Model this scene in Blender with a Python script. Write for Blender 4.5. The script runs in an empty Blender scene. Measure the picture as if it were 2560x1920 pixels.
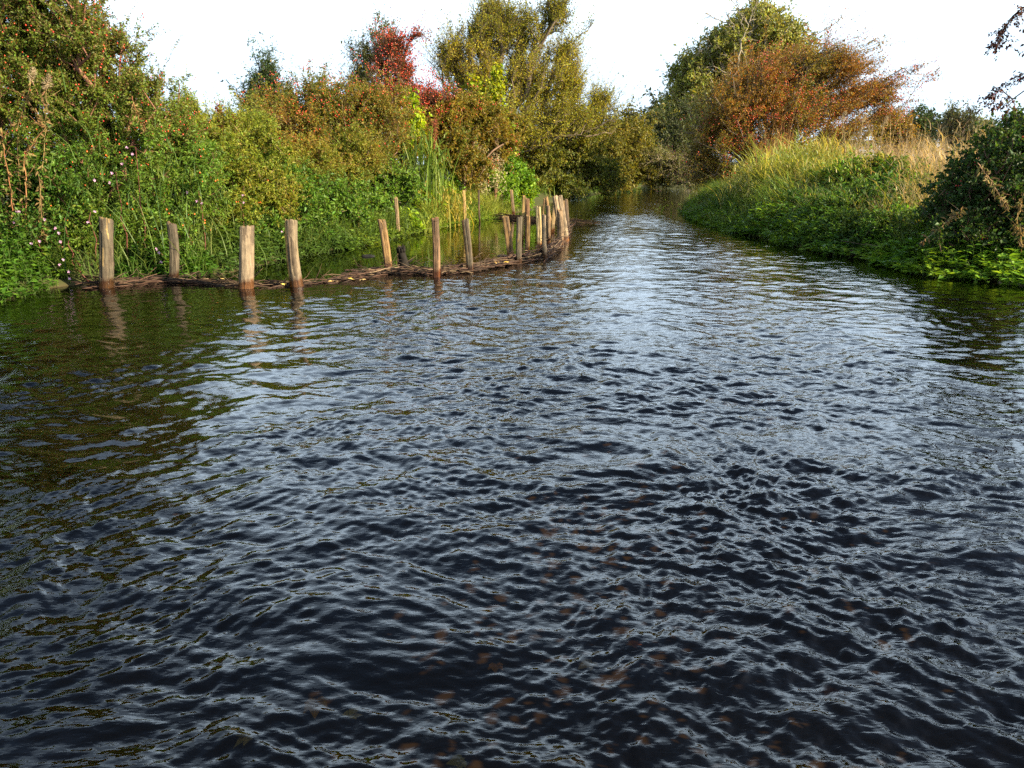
import bpy, math
import numpy as np
from math import radians, sin, cos, pi
from mathutils import Vector

SC = bpy.context.scene
COL = SC.collection

# ------------------------------------------------------------------ camera
CAM_H = 1.8
FPX = 1971.0                      # focal length in pixels of the 2560 px wide photograph
PITCH = radians(15.46)
cam_data = bpy.data.cameras.new('camera')
cam_data.sensor_width = 36.0
cam_data.lens = 36.0 * FPX / 2560.0
cam_data.clip_start = 0.05
cam_data.clip_end = 6000.0
cam = bpy.data.objects.new('camera', cam_data)
cam.location = (0, 0, CAM_H)
cam.rotation_euler = (pi / 2 - PITCH, 0, 0)
COL.objects.link(cam)
SC.camera = cam

# ------------------------------------------------------------------ sun, sky, exposure
SUN_EL, SUN_AZ = radians(26.0), radians(113.0)    # azimuth clockwise from +Y (view direction)
sd_vec = Vector((sin(SUN_AZ) * cos(SUN_EL), cos(SUN_AZ) * cos(SUN_EL), sin(SUN_EL)))
sun_data = bpy.data.lights.new('sun', 'SUN')
sun_data.energy = 5.0
sun_data.angle = radians(0.6)
sun_data.color = (1.0, 0.85, 0.60)
sun = bpy.data.objects.new('sun', sun_data)
sun.rotation_euler = sd_vec.to_track_quat('Z', 'Y').to_euler()
sun.location = sd_vec * 60
COL.objects.link(sun)

world = bpy.data.worlds.new('World')
SC.world = world
world.use_nodes = True
wn, wl = world.node_tree.nodes, world.node_tree.links
wn.clear()
w_out = wn.new('ShaderNodeOutputWorld')
w_bg = wn.new('ShaderNodeBackground')
w_bg.inputs['Strength'].default_value = 0.056
w_sky = wn.new('ShaderNodeTexSky')
w_sky.sky_type = 'NISHITA'
w_sky.sun_disc = False
w_sky.sun_elevation = SUN_EL
w_sky.sun_rotation = SUN_AZ
w_sky.altitude = 50
w_sky.air_density = 1.0
w_sky.dust_density = 1.6
w_sky.ozone_density = 1.6
# thin bright cloud: procedural, thicker towards the horizon
w_tc = wn.new('ShaderNodeTexCoord')
w_map = wn.new('ShaderNodeMapping')
w_map.inputs['Scale'].default_value = (1.6, 1.6, 5.0)
w_noise = wn.new('ShaderNodeTexNoise')
w_noise.inputs['Scale'].default_value = 1.5
w_noise.inputs['Detail'].default_value = 6
w_noise.inputs['Roughness'].default_value = 0.55
w_sep = wn.new('ShaderNodeSeparateXYZ')
w_hor = wn.new('ShaderNodeMapRange')
w_hor.inputs['From Min'].default_value = 0.06
w_hor.inputs['From Max'].default_value = 0.66
w_hor.inputs['To Min'].default_value = 0.60
w_hor.inputs['To Max'].default_value = -0.15
w_add = wn.new('ShaderNodeMath'); w_add.operation = 'ADD'
w_ramp = wn.new('ShaderNodeMapRange')
w_ramp.inputs['From Min'].default_value = 0.42
w_ramp.inputs['From Max'].default_value = 0.85
w_mix = wn.new('ShaderNodeMix'); w_mix.data_type = 'RGBA'
w_mix.inputs['B'].default_value = (10.6, 13.2, 15.8, 1)
wl.new(w_tc.outputs['Generated'], w_map.inputs['Vector'])
wl.new(w_map.outputs['Vector'], w_noise.inputs['Vector'])
wl.new(w_tc.outputs['Generated'], w_sep.inputs['Vector'])
wl.new(w_sep.outputs['Z'], w_hor.inputs['Value'])
w_soft = wn.new('ShaderNodeMapRange')
w_soft.inputs['From Min'].default_value = .25
w_soft.inputs['From Max'].default_value = .75
w_soft.inputs['To Min'].default_value = .38
w_soft.inputs['To Max'].default_value = .62
wl.new(w_noise.outputs['Fac'], w_soft.inputs['Value'])
wl.new(w_soft.outputs['Result'], w_add.inputs[0])
wl.new(w_hor.outputs['Result'], w_add.inputs[1])
wl.new(w_add.outputs['Value'], w_ramp.inputs['Value'])
wl.new(w_ramp.outputs['Result'], w_mix.inputs['Factor'])
wl.new(w_sky.outputs['Color'], w_mix.inputs['A'])
w_low = wn.new('ShaderNodeMapRange')
w_low.inputs['From Min'].default_value = .13
w_low.inputs['From Max'].default_value = .27
w_low.inputs['To Min'].default_value = .46
w_low.inputs['To Max'].default_value = 1.0
w_mul = wn.new('ShaderNodeMix'); w_mul.data_type = 'RGBA'; w_mul.blend_type = 'MULTIPLY'
w_mul.inputs['Factor'].default_value = 1.0
wl.new(w_sep.outputs['Z'], w_low.inputs['Value'])
wl.new(w_mix.outputs['Result'], w_mul.inputs['A'])
wl.new(w_low.outputs['Result'], w_mul.inputs['B'])
wl.new(w_mul.outputs['Result'], w_bg.inputs['Color'])
wl.new(w_bg.outputs['Background'], w_out.inputs['Surface'])

SC.view_settings.view_transform = 'Standard'
SC.view_settings.look = 'None'
SC.view_settings.gamma = 1.0
SC.view_settings.exposure = 2.1
SC.cycles.max_bounces = 8
SC.cycles.diffuse_bounces = 3
SC.cycles.glossy_bounces = 3
SC.cycles.transmission_bounces = 4
SC.cycles.transparent_max_bounces = 8
SC.cycles.sample_clamp_indirect = 6.0
SC.cycles.use_denoising = False

# ------------------------------------------------------------------ picture <-> world
CP, SP = cos(PITCH), sin(PITCH)


def ray(px, py):
    """direction of the photograph's pixel, scaled so that its y component is 1"""
    r, u = (px - 1280.0) / FPX, (960.0 - py) / FPX
    d = np.array([r, CP + u * SP, -SP + u * CP])
    return d / d[1]


def at(px, py, z=0.0):
    d = ray(px, py)
    t = (z - CAM_H) / d[2]
    return np.array([d[0] * t, t, z])


def W(px, py, Y):
    d = ray(px, py)
    return np.array([d[0] * Y, Y, CAM_H + d[2] * Y])


def px_size(Y, py=400):
    """metres per photograph pixel for a thing Y metres ahead"""
    return Y / (FPX * (CP + (960.0 - py) / FPX * SP))


def norm(a):
    return a / np.maximum(np.linalg.norm(a, axis=-1, keepdims=True), 1e-9)


def vnoise(p, seed=0):
    """smooth value noise in -1..1 for points (N,2) or (N,3)"""
    p = np.asarray(p, float)
    d = p.shape[1]
    i = np.floor(p).astype(np.int64)
    f = p - i
    f = f * f * (3 - 2 * f)
    out = np.zeros(len(p))
    for c in range(2 ** d):
        b = np.array([(c >> k) & 1 for k in range(d)])
        q = i + b
        h = np.full(len(p), seed * 1013 + 7, np.int64)
        for k in range(d):
            h = (h * 374761393 + q[:, k] * (668265263, 2246822519, 3266489917)[k]) & 0xFFFFFFFF
            h = ((h ^ (h >> 13)) * 1274126177) & 0xFFFFFFFF
        h = h ^ (h >> 16)
        w = np.ones(len(p))
        for k in range(d):
            w *= f[:, k] if b[k] else 1 - f[:, k]
        out += w * ((h & 0xFFFF) / 32767.5 - 1)
    return out


def smooth(a, b, x):
    t = np.clip((x - a) / (b - a), 0, 1)
    return t * t * (3 - 2 * t)


# ------------------------------------------------------------------ mesh helpers
def mesh_object(name, V, F, mat, col=None, parent=None, shade=False):
    V = np.ascontiguousarray(V, np.float32)
    F = np.ascontiguousarray(F, np.int32)
    me = bpy.data.meshes.new(name)
    me.vertices.add(len(V))
    me.vertices.foreach_set('co', V.ravel())
    k = F.shape[1]
    me.loops.add(F.size)
    me.loops.foreach_set('vertex_index', F.ravel())
    me.polygons.add(len(F))
    me.polygons.foreach_set('loop_start', np.arange(len(F), dtype=np.int32) * k)
    if col is not None:
        c = np.ones((len(V), 4), np.float32)
        c[:, :3] = col
        at_ = me.color_attributes.new('Col', 'FLOAT_COLOR', 'POINT')
        at_.data.foreach_set('color', c.ravel())
    me.update(calc_edges=True)
    if shade:
        me.polygons.foreach_set('use_smooth', np.ones(len(F), bool))
    me.materials.append(mat)
    o = bpy.data.objects.new(name, me)
    COL.objects.link(o)
    if parent is not None and name in ('berries', 'hips', 'stems', 'sticks', 'twigs', 'seed_head', 'seed_spike', 'side_leaves', 'blades', 'leaves', 'withered_leaves', 'foliage', 'crown'):
        o['kind'] = 'stuff'
    if parent is not None:
        o.parent = parent
        o.matrix_parent_inverse.identity()
        o.location = [-a for a in parent.location]
    return o


def tag(o, label=None, cat=None, group=None, kind=None):
    if label: o['label'] = label
    if cat: o['category'] = cat
    if group: o['group'] = group
    if kind: o['kind'] = kind
    return o


def thing(name, label, cat, loc, group=None):
    o = bpy.data.objects.new(name, None)
    o.empty_display_size = 0.2
    o.location = [float(a) for a in loc]
    COL.objects.link(o)
    return tag(o, label, cat, group)


class MB:
    """collects triangles with a colour per vertex"""
    def __init__(self):
        self.v, self.f, self.c, self.n = [], [], [], 0

    def add(self, V, F, C):
        if len(V) == 0: return
        self.v.append(np.asarray(V, float)); self.f.append(np.asarray(F) + self.n)
        C = np.asarray(C, float)
        self.c.append(np.broadcast_to(C, (len(V), 3)))
        self.n += len(V)

    def build(self, name, mat, parent=None, shade=False):
        if not self.v: return None
        return mesh_object(name, np.concatenate(self.v), np.concatenate(self.f), mat, np.concatenate(self.c), parent, shade)


def leaves(pos, d, nrm, L, Wd, col, fold=0.22):
    """pointed leaves folded along the midrib: six corners, four triangles"""
    n = len(pos)
    d = norm(d)
    s = norm(np.cross(d, nrm))
    u = np.cross(s, d)
    L = np.broadcast_to(L, (n,))[:, None]
    Wd = np.broadcast_to(Wd, (n,))[:, None]
    a = pos
    r = pos + d * L * .45 + s * Wd * .5 + u * Wd * fold
    l = pos + d * L * .45 - s * Wd * .5 + u * Wd * fold
    t = pos + d * L - u * L * .12
    V = np.stack([a, r, t, l], 1).reshape(-1, 3)
    b = np.arange(n)[:, None] * 4
    F = np.concatenate([b + np.array([[0, 1, 2]]), b + np.array([[0, 2, 3]])], 0)
    return V, F, np.repeat(np.broadcast_to(col, (n, 3)), 4, 0)


def tubes(A, B, ra, rb, k, col):
    n = len(A)
    d = norm(B - A)
    h = np.where(np.abs(d[:, 2:3]) > .9, np.array([[1., 0, 0]]), np.array([[0, 0, 1.]]))
    s = norm(np.cross(d, h)); u = np.cross(s, d)
    an = np.arange(k) * 2 * pi / k
    ring = s[:, None] * np.cos(an)[None, :, None] + u[:, None] * np.sin(an)[None, :, None]
    ra = np.broadcast_to(ra, (n,)); rb = np.broadcast_to(rb, (n,))
    V = np.concatenate([A[:, None] + ring * ra[:, None, None], B[:, None] + ring * rb[:, None, None]], 1)
    i = np.arange(k); j = (i + 1) % k
    q = np.concatenate([np.stack([i, j, j + k], 1), np.stack([i, j + k, i + k], 1)], 0)
    F = (np.arange(n)[:, None, None] * 2 * k + q[None]).reshape(-1, 3)
    return V.reshape(-1, 3), F, np.repeat(np.broadcast_to(col, (n, 3)), 2 * k, 0)


def polytube(P, R, k, col, mb, cap=True):
    P = np.asarray(P, float); R = np.broadcast_to(R, (len(P),))
    T = norm(np.gradient(P, axis=0))
    h = np.array([0, 0, 1.]) if abs(T[0, 2]) < .9 else np.array([1., 0, 0])
    s = norm(np.cross(T, h)); u = np.cross(s, T)
    an = np.arange(k) * 2 * pi / k
    V = (P[:, None] + (s[:, None] * np.cos(an)[None, :, None] + u[:, None] * np.sin(an)[None, :, None]) * R[:, None, None]).reshape(-1, 3)
    F = []
    m = len(P)
    i = np.arange(k); j = (i + 1) % k
    for a in range(m - 1):
        F.append(np.stack([i + a * k, j + a * k, j + a * k + k], 1)); F.append(np.stack([i + a * k, j + a * k + k, i + a * k + k], 1))
    if cap:
        V = np.concatenate([V, P[:1], P[-1:]])
        F.append(np.stack([j, i, np.full(k, m * k)], 1)); F.append(np.stack([i + (m - 1) * k, j + (m - 1) * k, np.full(k, m * k + 1)], 1))
    mb.add(V, np.concatenate(F), col)


OCT_V = np.array([[1, 0, 0], [0, 1, 0], [-1, 0, 0], [0, -1, 0], [0, 0, 1.25], [0, 0, -1.25]], float)
OCT_F = np.array([[0, 1, 4], [1, 2, 4], [2, 3, 4], [3, 0, 4], [1, 0, 5], [2, 1, 5], [3, 2, 5], [0, 3, 5]])


def berries(pos, r, col):
    n = len(pos)
    r = np.broadcast_to(r, (n,))
    V = (pos[:, None] + OCT_V[None] * r[:, None, None]).reshape(-1, 3)
    F = (np.arange(n)[:, None, None] * 6 + OCT_F[None]).reshape(-1, 3)
    return V, F, np.repeat(np.broadcast_to(col, (n, 3)), 6, 0)


def grad(stops, u):
    stops = np.asarray(stops, float)
    x = np.clip(u, 0, 1) * (len(stops) - 1)
    i = np.minimum(x.astype(int), len(stops) - 2)
    f = (x - i)[:, None]
    return stops[i] * (1 - f) + stops[i + 1] * f


def blades(rng, base, h, bend, wd, col, az=None, levels=4):
    """curving grass blades or strap leaves"""
    n = len(base)
    az = rng.uniform(0, 2 * pi, n) if az is None else az
    ld = np.stack([np.cos(az), np.sin(az), np.zeros(n)], 1)
    fa = az + rng.normal(pi / 2, .5, n)
    sd = np.stack([np.cos(fa), np.sin(fa), np.zeros(n)], 1)
    h = np.broadcast_to(h, (n,)); bend = np.broadcast_to(bend, (n,)); wd = np.broadcast_to(wd, (n,))
    V = []
    ts = np.linspace(0, 1, levels)
    for t in ts:
        up = np.sin(np.minimum(t * (1 + .25 * bend), 1.6)) if False else t * (1 - .33 * bend * t ** 1.6)
        p = base + ld * (h * bend * t ** 2 * .85)[:, None]
        p[:, 2] += h * up
        if t < 1:
            w = wd * .5 * (1 - .75 * t ** 2)
            V += [p - sd * w[:, None], p + sd * w[:, None]]
        else:
            V.append(p)
    m = len(V)
    V = np.stack(V, 1).reshape(-1, 3)
    q = []
    for a in range(levels - 2):
        q += [[2 * a, 2 * a + 1, 2 * a + 3], [2 * a, 2 * a + 3, 2 * a + 2]]
    a = levels - 2
    q.append([2 * a, 2 * a + 1, 2 * a + 2])
    F = (np.arange(n)[:, None, None] * m + np.array(q)[None]).reshape(-1, 3)
    return V, F, np.repeat(np.broadcast_to(col, (n, 3)), m, 0)


# ------------------------------------------------------------------ materials
def new_mat(name):
    m = bpy.data.materials.new(name)
    m.use_nodes = True
    n = m.node_tree.nodes
    n.clear()
    out = n.new('ShaderNodeOutputMaterial')
    return m, n, m.node_tree.links, out


def principled(n, rough=.6, spec=.3):
    p = n.new('ShaderNodeBsdfPrincipled')
    p.inputs['Roughness'].default_value = rough
    p.inputs['Specular IOR Level'].default_value = spec
    return p


def leaf_material(name, rough, trans, spec, tint):
    m, n, l, out = new_mat(name)
    a = n.new('ShaderNodeAttribute'); a.attribute_name = 'Col'
    p = principled(n, rough, spec)
    t = n.new('ShaderNodeBsdfTranslucent')
    g = n.new('ShaderNodeMix'); g.data_type = 'RGBA'; g.blend_type = 'MULTIPLY'
    g.inputs['Factor'].default_value = 1.0
    g.inputs['B'].default_value = tint
    mx = n.new('ShaderNodeMixShader'); mx.inputs['Fac'].default_value = trans
    l.new(a.outputs['Color'], p.inputs['Base Color'])
    l.new(a.outputs['Color'], g.inputs['A'])
    l.new(g.outputs['Result'], t.inputs['Color'])
    l.new(p.outputs['BSDF'], mx.inputs[1]); l.new(t.outputs['BSDF'], mx.inputs[2])
    l.new(mx.outputs['Shader'], out.inputs['Surface'])
    return m


M_LEAF = leaf_material('leaf', .5, .42, .22, (1.5, 1.35, .7, 1))
M_DRY = leaf_material('dry_grass', .7, .3, .15, (1.2, 1.1, .8, 1))

m, n, l, out = new_mat('bark')
a = n.new('ShaderNodeAttribute'); a.attribute_name = 'Col'
tc = n.new('ShaderNodeTexCoord'); nz = n.new('ShaderNodeTexNoise'); nz.inputs['Scale'].default_value = 14; nz.inputs['Detail'].default_value = 5
mr = n.new('ShaderNodeMapRange'); mr.inputs['To Min'].default_value = .45; mr.inputs['To Max'].default_value = 1.5
mu = n.new('ShaderNodeMix'); mu.data_type = 'RGBA'; mu.blend_type = 'MULTIPLY'; mu.inputs['Factor'].default_value = 1
p = principled(n, .85, .15)
l.new(tc.outputs['Object'], nz.inputs['Vector']); l.new(nz.outputs['Fac'], mr.inputs['Value'])
l.new(a.outputs['Color'], mu.inputs['A']); l.new(mr.outputs['Result'], mu.inputs['B'])
l.new(mu.outputs['Result'], p.inputs['Base Color']); l.new(p.outputs['BSDF'], out.inputs['Surface'])
M_BARK = m

m, n, l, out = new_mat('berry')
a = n.new('ShaderNodeAttribute'); a.attribute_name = 'Col'
p = principled(n, .25, .5)
l.new(a.outputs['Color'], p.inputs['Base Color']); l.new(p.outputs['BSDF'], out.inputs['Surface'])
M_BERRY = m

m, n, l, out = new_mat('petal')
a = n.new('ShaderNodeAttribute'); a.attribute_name = 'Col'
p = principled(n, .5, .2)
l.new(a.outputs['Color'], p.inputs['Base Color']); l.new(p.outputs['BSDF'], out.inputs['Surface'])
M_PETAL = m

# weathered timber: grain along the post, knots, and a soaked rusty foot at the waterline
m, n, l, out = new_mat('weathered_timber')
a = n.new('ShaderNodeAttribute'); a.attribute_name = 'Col'
tc = n.new('ShaderNodeTexCoord')
mp = n.new('ShaderNodeMapping'); mp.inputs['Scale'].default_value = (55, 55, 3.2)
g1 = n.new('ShaderNodeTexNoise'); g1.inputs['Scale'].default_value = 1; g1.inputs['Detail'].default_value = 6; g1.inputs['Roughness'].default_value = .65
g2 = n.new('ShaderNodeTexNoise'); g2.inputs['Scale'].default_value = 7; g2.inputs['Detail'].default_value = 4
r1 = n.new('ShaderNodeMapRange'); r1.inputs['From Min'].default_value = .3; r1.inputs['From Max'].default_value = .7; r1.inputs['To Min'].default_value = .5; r1.inputs['To Max'].default_value = 1.3
r2 = n.new('ShaderNodeMapRange'); r2.inputs['From Min'].default_value = .3; r2.inputs['From Max'].default_value = .7; r2.inputs['To Min'].default_value = .6; r2.inputs['To Max'].default_value = 1.2
m1 = n.new('ShaderNodeMix'); m1.data_type = 'RGBA'; m1.blend_type = 'MULTIPLY'; m1.inputs['Factor'].default_value = 1
m2 = n.new('ShaderNodeMix'); m2.data_type = 'RGBA'; m2.blend_type = 'MULTIPLY'; m2.inputs['Factor'].default_value = 1
gp = n.new('ShaderNodeNewGeometry'); sx = n.new('ShaderNodeSeparateXYZ')
wz = n.new('ShaderNodeMath'); wz.operation = 'MULTIPLY_ADD'; wz.inputs[1].default_value = .22; wz.inputs[2].default_value = .02
wc = n.new('ShaderNodeMath'); wc.operation = 'SUBTRACT'
ws = n.new('ShaderNodeMapRange'); ws.inputs['From Min'].default_value = -.03; ws.inputs['From Max'].default_value = .05; ws.inputs['To Min'].default_value = 1; ws.inputs['To Max'].default_value = 0
m3 = n.new('ShaderNodeMix'); m3.data_type = 'RGBA'; m3.blend_type = 'MULTIPLY'; m3.inputs['B'].default_value = (.42, .24, .13, 1)
p = principled(n, .75, .25)
rr = n.new('ShaderNodeMapRange'); rr.inputs['To Min'].default_value = .8; rr.inputs['To Max'].default_value = .3
bp = n.new('ShaderNodeBump'); bp.inputs['Strength'].default_value = .8; bp.inputs['Distance'].default_value = .012
l.new(tc.outputs['Object'], mp.inputs['Vector']); l.new(mp.outputs['Vector'], g1.inputs['Vector']); l.new(tc.outputs['Object'], g2.inputs['Vector'])
l.new(g1.outputs['Fac'], r1.inputs['Value']); l.new(g2.outputs['Fac'], r2.inputs['Value'])
l.new(a.outputs['Color'], m1.inputs['A']); l.new(r1.outputs['Result'], m1.inputs['B'])
l.new(m1.outputs['Result'], m2.inputs['A']); l.new(r2.outputs['Result'], m2.inputs['B'])
l.new(gp.outputs['Position'], sx.inputs['Vector']); l.new(g2.outputs['Fac'], wz.inputs[0])
l.new(sx.outputs['Z'], wc.inputs[0]); l.new(wz.outputs['Value'], wc.inputs[1]); l.new(wc.outputs['Value'], ws.inputs['Value'])
l.new(ws.outputs['Result'], m3.inputs['Factor']); l.new(m2.outputs['Result'], m3.inputs['A'])
l.new(ws.outputs['Result'], rr.inputs['Value']); l.new(rr.outputs['Result'], p.inputs['Roughness'])
l.new(m3.outputs['Result'], p.inputs['Base Color']); l.new(g1.outputs['Fac'], bp.inputs['Height']); l.new(bp.outputs['Normal'], p.inputs['Normal'])
l.new(p.outputs['BSDF'], out.inputs['Surface'])
M_TIMBER = m

# ground: earth and turf above the water, brown gravel below it
m, n, l, out = new_mat('ground')
gp = n.new('ShaderNodeNewGeometry'); sx = n.new('ShaderNodeSeparateXYZ')
v1 = n.new('ShaderNodeTexVoronoi'); v1.inputs['Scale'].default_value = 9
v2 = n.new('ShaderNodeTexVoronoi'); v2.inputs['Scale'].default_value = 3.2
nz = n.new('ShaderNodeTexNoise'); nz.inputs['Scale'].default_value = .8; nz.inputs['Detail'].default_value = 5
bed = n.new('ShaderNodeValToRGB')
cr = bed.color_ramp; cr.elements[0].color = (.018, .014, .007, 1); cr.elements[1].color = (.078, .064, .04, 1)
e = cr.elements.new(.55); e.color = (.055, .040, .018, 1)
mxv = n.new('ShaderNodeMix'); mxv.data_type = 'RGBA'; mxv.inputs['Factor'].default_value = .5
mxn = n.new('ShaderNodeMix'); mxn.data_type = 'RGBA'; mxn.inputs['Factor'].default_value = .45
turf = n.new('ShaderNodeValToRGB')
cr = turf.color_ramp; cr.elements[0].color = (.03, .022, .012, 1); cr.elements[1].color = (.045, .06, .016, 1)
wet = n.new('ShaderNodeMapRange'); wet.inputs['From Min'].default_value = -.02; wet.inputs['From Max'].default_value = .06
mg = n.new('ShaderNodeMix'); mg.data_type = 'RGBA'
p = principled(n, .9, .1)
for v in (v1, v2, nz): l.new(gp.outputs['Position'], v.inputs['Vector'])
l.new(gp.outputs['Position'], sx.inputs['Vector'])
l.new(v1.outputs['Color'], mxv.inputs['A']); l.new(v2.outputs['Color'], mxv.inputs['B'])
l.new(mxv.outputs['Result'], mxn.inputs['A']); l.new(nz.outputs['Fac'], mxn.inputs['B'])
l.new(mxn.outputs['Result'], bed.inputs['Fac']); l.new(nz.outputs['Fac'], turf.inputs['Fac'])
l.new(sx.outputs['Z'], wet.inputs['Value']); l.new(wet.outputs['Result'], mg.inputs['Factor'])
l.new(bed.outputs['Color'], mg.inputs['A']); l.new(turf.outputs['Color'], mg.inputs['B'])
l.new(mg.outputs['Result'], p.inputs['Base Color']); l.new(p.outputs['BSDF'], out.inputs['Surface'])
M_GROUND = m

# water: Fresnel reflection over a peaty transparent body, fine capillary ripples on top of the modelled waves
m, n, l, out = new_mat('river_water')
gp = n.new('ShaderNodeNewGeometry')
at_ = n.new('ShaderNodeAttribute'); at_.attribute_name = 'Col'
mpa = n.new('ShaderNodeMapping'); mpa.inputs['Scale'].default_value = (5, 11, 5); mpa.inputs['Rotation'].default_value = (0, 0, .35)
mpb = n.new('ShaderNodeMapping'); mpb.inputs['Scale'].default_value = (24, 52, 24); mpb.inputs['Rotation'].default_value = (0, 0, -.5)
na = n.new('ShaderNodeTexNoise'); na.inputs['Scale'].default_value = 1; na.inputs['Detail'].default_value = 1.0; na.inputs['Distortion'].default_value = .8
nb = n.new('ShaderNodeTexNoise'); nb.inputs['Scale'].default_value = 1; nb.inputs['Detail'].default_value = 0.0; nb.inputs['Distortion'].default_value = 1.0
ad = n.new('ShaderNodeMath'); ad.operation = 'MULTIPLY_ADD'; ad.inputs[1].default_value = .26
sc_ = n.new('ShaderNodeMath'); sc_.operation = 'MULTIPLY'
sepc = n.new('ShaderNodeSeparateColor')
bp = n.new('ShaderNodeBump'); bp.inputs['Strength'].default_value = 1.0; bp.inputs['Distance'].default_value = .0045
fr = n.new('ShaderNodeFresnel'); fr.inputs['IOR'].default_value = 1.333
gl = n.new('ShaderNodeBsdfGlossy'); gl.inputs['Roughness'].default_value = .012; gl.inputs['Color'].default_value = (1, 1, 1, 1)
tr = n.new('ShaderNodeBsdfTransparent'); tr.inputs['Color'].default_value = (.50, .42, .26, 1)
mx = n.new('ShaderNodeMixShader')
l.new(gp.outputs['Position'], mpa.inputs['Vector']); l.new(gp.outputs['Position'], mpb.inputs['Vector'])
l.new(mpa.outputs['Vector'], na.inputs['Vector']); l.new(mpb.outputs['Vector'], nb.inputs['Vector'])
l.new(nb.outputs['Fac'], ad.inputs[0]); l.new(na.outputs['Fac'], ad.inputs[2])
l.new(at_.outputs['Color'], sepc.inputs['Color'])
l.new(ad.outputs['Value'], sc_.inputs[0]); l.new(sepc.outputs['Red'], sc_.inputs[1])
l.new(sc_.outputs['Value'], bp.inputs['Height'])
l.new(bp.outputs['Normal'], fr.inputs['Normal']); l.new(bp.outputs['Normal'], gl.inputs['Normal'])
l.new(fr.outputs['Fac'], mx.inputs['Fac']); l.new(tr.outputs['BSDF'], mx.inputs[1]); l.new(gl.outputs['BSDF'], mx.inputs[2])
l.new(mx.outputs['Shader'], out.inputs['Surface'])
M_WATER = m

# ------------------------------------------------------------------ river outline, ground and water
LEFT_PX = [(0, 752), (120, 722), (190, 712), (330, 702), (470, 694), (580, 682), (700, 650), (800, 630), (930, 610), (1050, 580), (1160, 556),
           (1230, 545), (1290, 532), (1335, 520), (1400, 500), (1480, 488), (1550, 474), (1610, 463)]
RIGHT_PX = [(1700, 463), (1745, 473), (1770, 486), (1750, 500), (1710, 520), (1705, 527), (1730, 546), (1830, 576), (1950, 605), (2000, 620), (2130, 638),
            (2300, 684), (2440, 698), (2560, 712)]
left = [at(*q)[:2] for q in LEFT_PX]
right = [at(*q)[:2] for q in RIGHT_PX]
far_end = [np.array([18., 82.]), np.array([30., 88.]), np.array([60., 92.]), np.array([60., 86.]), np.array([28., 80.])]
RIVER = np.array([(-9.5, -30), (-9.5, 3), (-8.3, 8)] + [tuple(q) for q in left] + [tuple(q) for q in far_end] + [tuple(q) for q in right] + [(9.6, 9.5), (11, 5), (11.5, -30)], float)


def inside(P, poly):
    x, y = P[:, 0], P[:, 1]
    c = np.zeros(len(P), bool)
    q = np.roll(poly, 1, 0)
    for (x1, y1), (x2, y2) in zip(poly, q):
        if y1 == y2: continue
        m_ = ((y1 > y) != (y2 > y)) & (x < (x2 - x1) * (y - y1) / (y2 - y1) + x1)
        c ^= m_
    return c


def line_dist(P, L, closed=False):
    best = np.full(len(P), 1e9)
    L = np.asarray(L, float)
    m_ = len(L) if closed else len(L) - 1
    for i in range(m_):
        a_, b_ = L[i], L[(i + 1) % len(L)]
        ab = b_ - a_
        t = np.clip(((P - a_) @ ab) / max(ab @ ab, 1e-9), 0, 1)
        best = np.minimum(best, np.linalg.norm(P - a_ - t[:, None] * ab, axis=1))
    return best


def river_sd(P):
    d = line_dist(P, RIVER, True)
    return np.where(inside(P, RIVER), -d, d)


def ground_z(P):
    P = np.atleast_2d(np.asarray(P, float))[:, :2]
    s = river_sd(P)
    rightside = smooth(0, 1, P[:, 0] - np.interp(P[:, 1], [-30, 10, 20, 35, 60, 100], [0, 1, 2, 4, 8, 14]))
    bank = .10 + .30 * smooth(.2, 1.2, s) + (.25 + .65 * rightside) * smooth(1.2, 7, s)
    bank = bank + .12 * vnoise(P * .35, 3) * smooth(.5, 3, s) + 2.2 * smooth(60, 400, s)
    bed_ = -.06 - .42 * smooth(0, 2.2, -s) - .05 * vnoise(P * .9, 5) * smooth(.3, 2, -s)
    return np.where(s > 0, .02 + (bank - .02) * smooth(0, .25, s), bed_)


def axis(lo, hi, step, far, k=1.35):
    c = list(np.arange(lo, hi + 1e-6, step))
    d = step
    while c[-1] < far: d *= k; c.append(c[-1] + d)
    d = step
    while c[0] > -far: d *= k; c.insert(0, c[0] - d)
    return np.array(c)


gx, gy = axis(-16, 24, .22, 3000), axis(-2, 62, .25, 3000)
GX, GY = np.meshgrid(gx, gy)
P2 = np.stack([GX.ravel(), GY.ravel()], 1)
GV = np.column_stack([P2, ground_z(P2)])
nx, ny = len(gx), len(gy)
ii = (np.arange(ny - 1)[:, None] * nx + np.arange(nx - 1)[None]).ravel()
GF = np.stack([ii, ii + 1, ii + 1 + nx, ii + nx], 1)
o = mesh_object('ground', GV, GF, M_GROUND, None, None, True)
tag(o, 'low earth river banks and brown gravel river bed', 'ground', kind='structure')

BRUSH_PX = [(165, 700), (265, 716), (434, 706), (615, 716), (740, 713), (870, 697), (972, 682), (1092, 688), (1174, 680), (1297, 655), (1364, 644), (1400, 615), (1424, 578)]
BRUSH = np.array([at(*q)[:2] for q in BRUSH_PX])
BACKWATER = np.array([tuple(q) for q in BRUSH] + [tuple(at(*q)[:2]) for q in [(1440, 556), (1420, 540), (1360, 530), (1280, 528), (1160, 540), (1000, 570), (800, 610), (600, 670), (400, 690)]])


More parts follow.
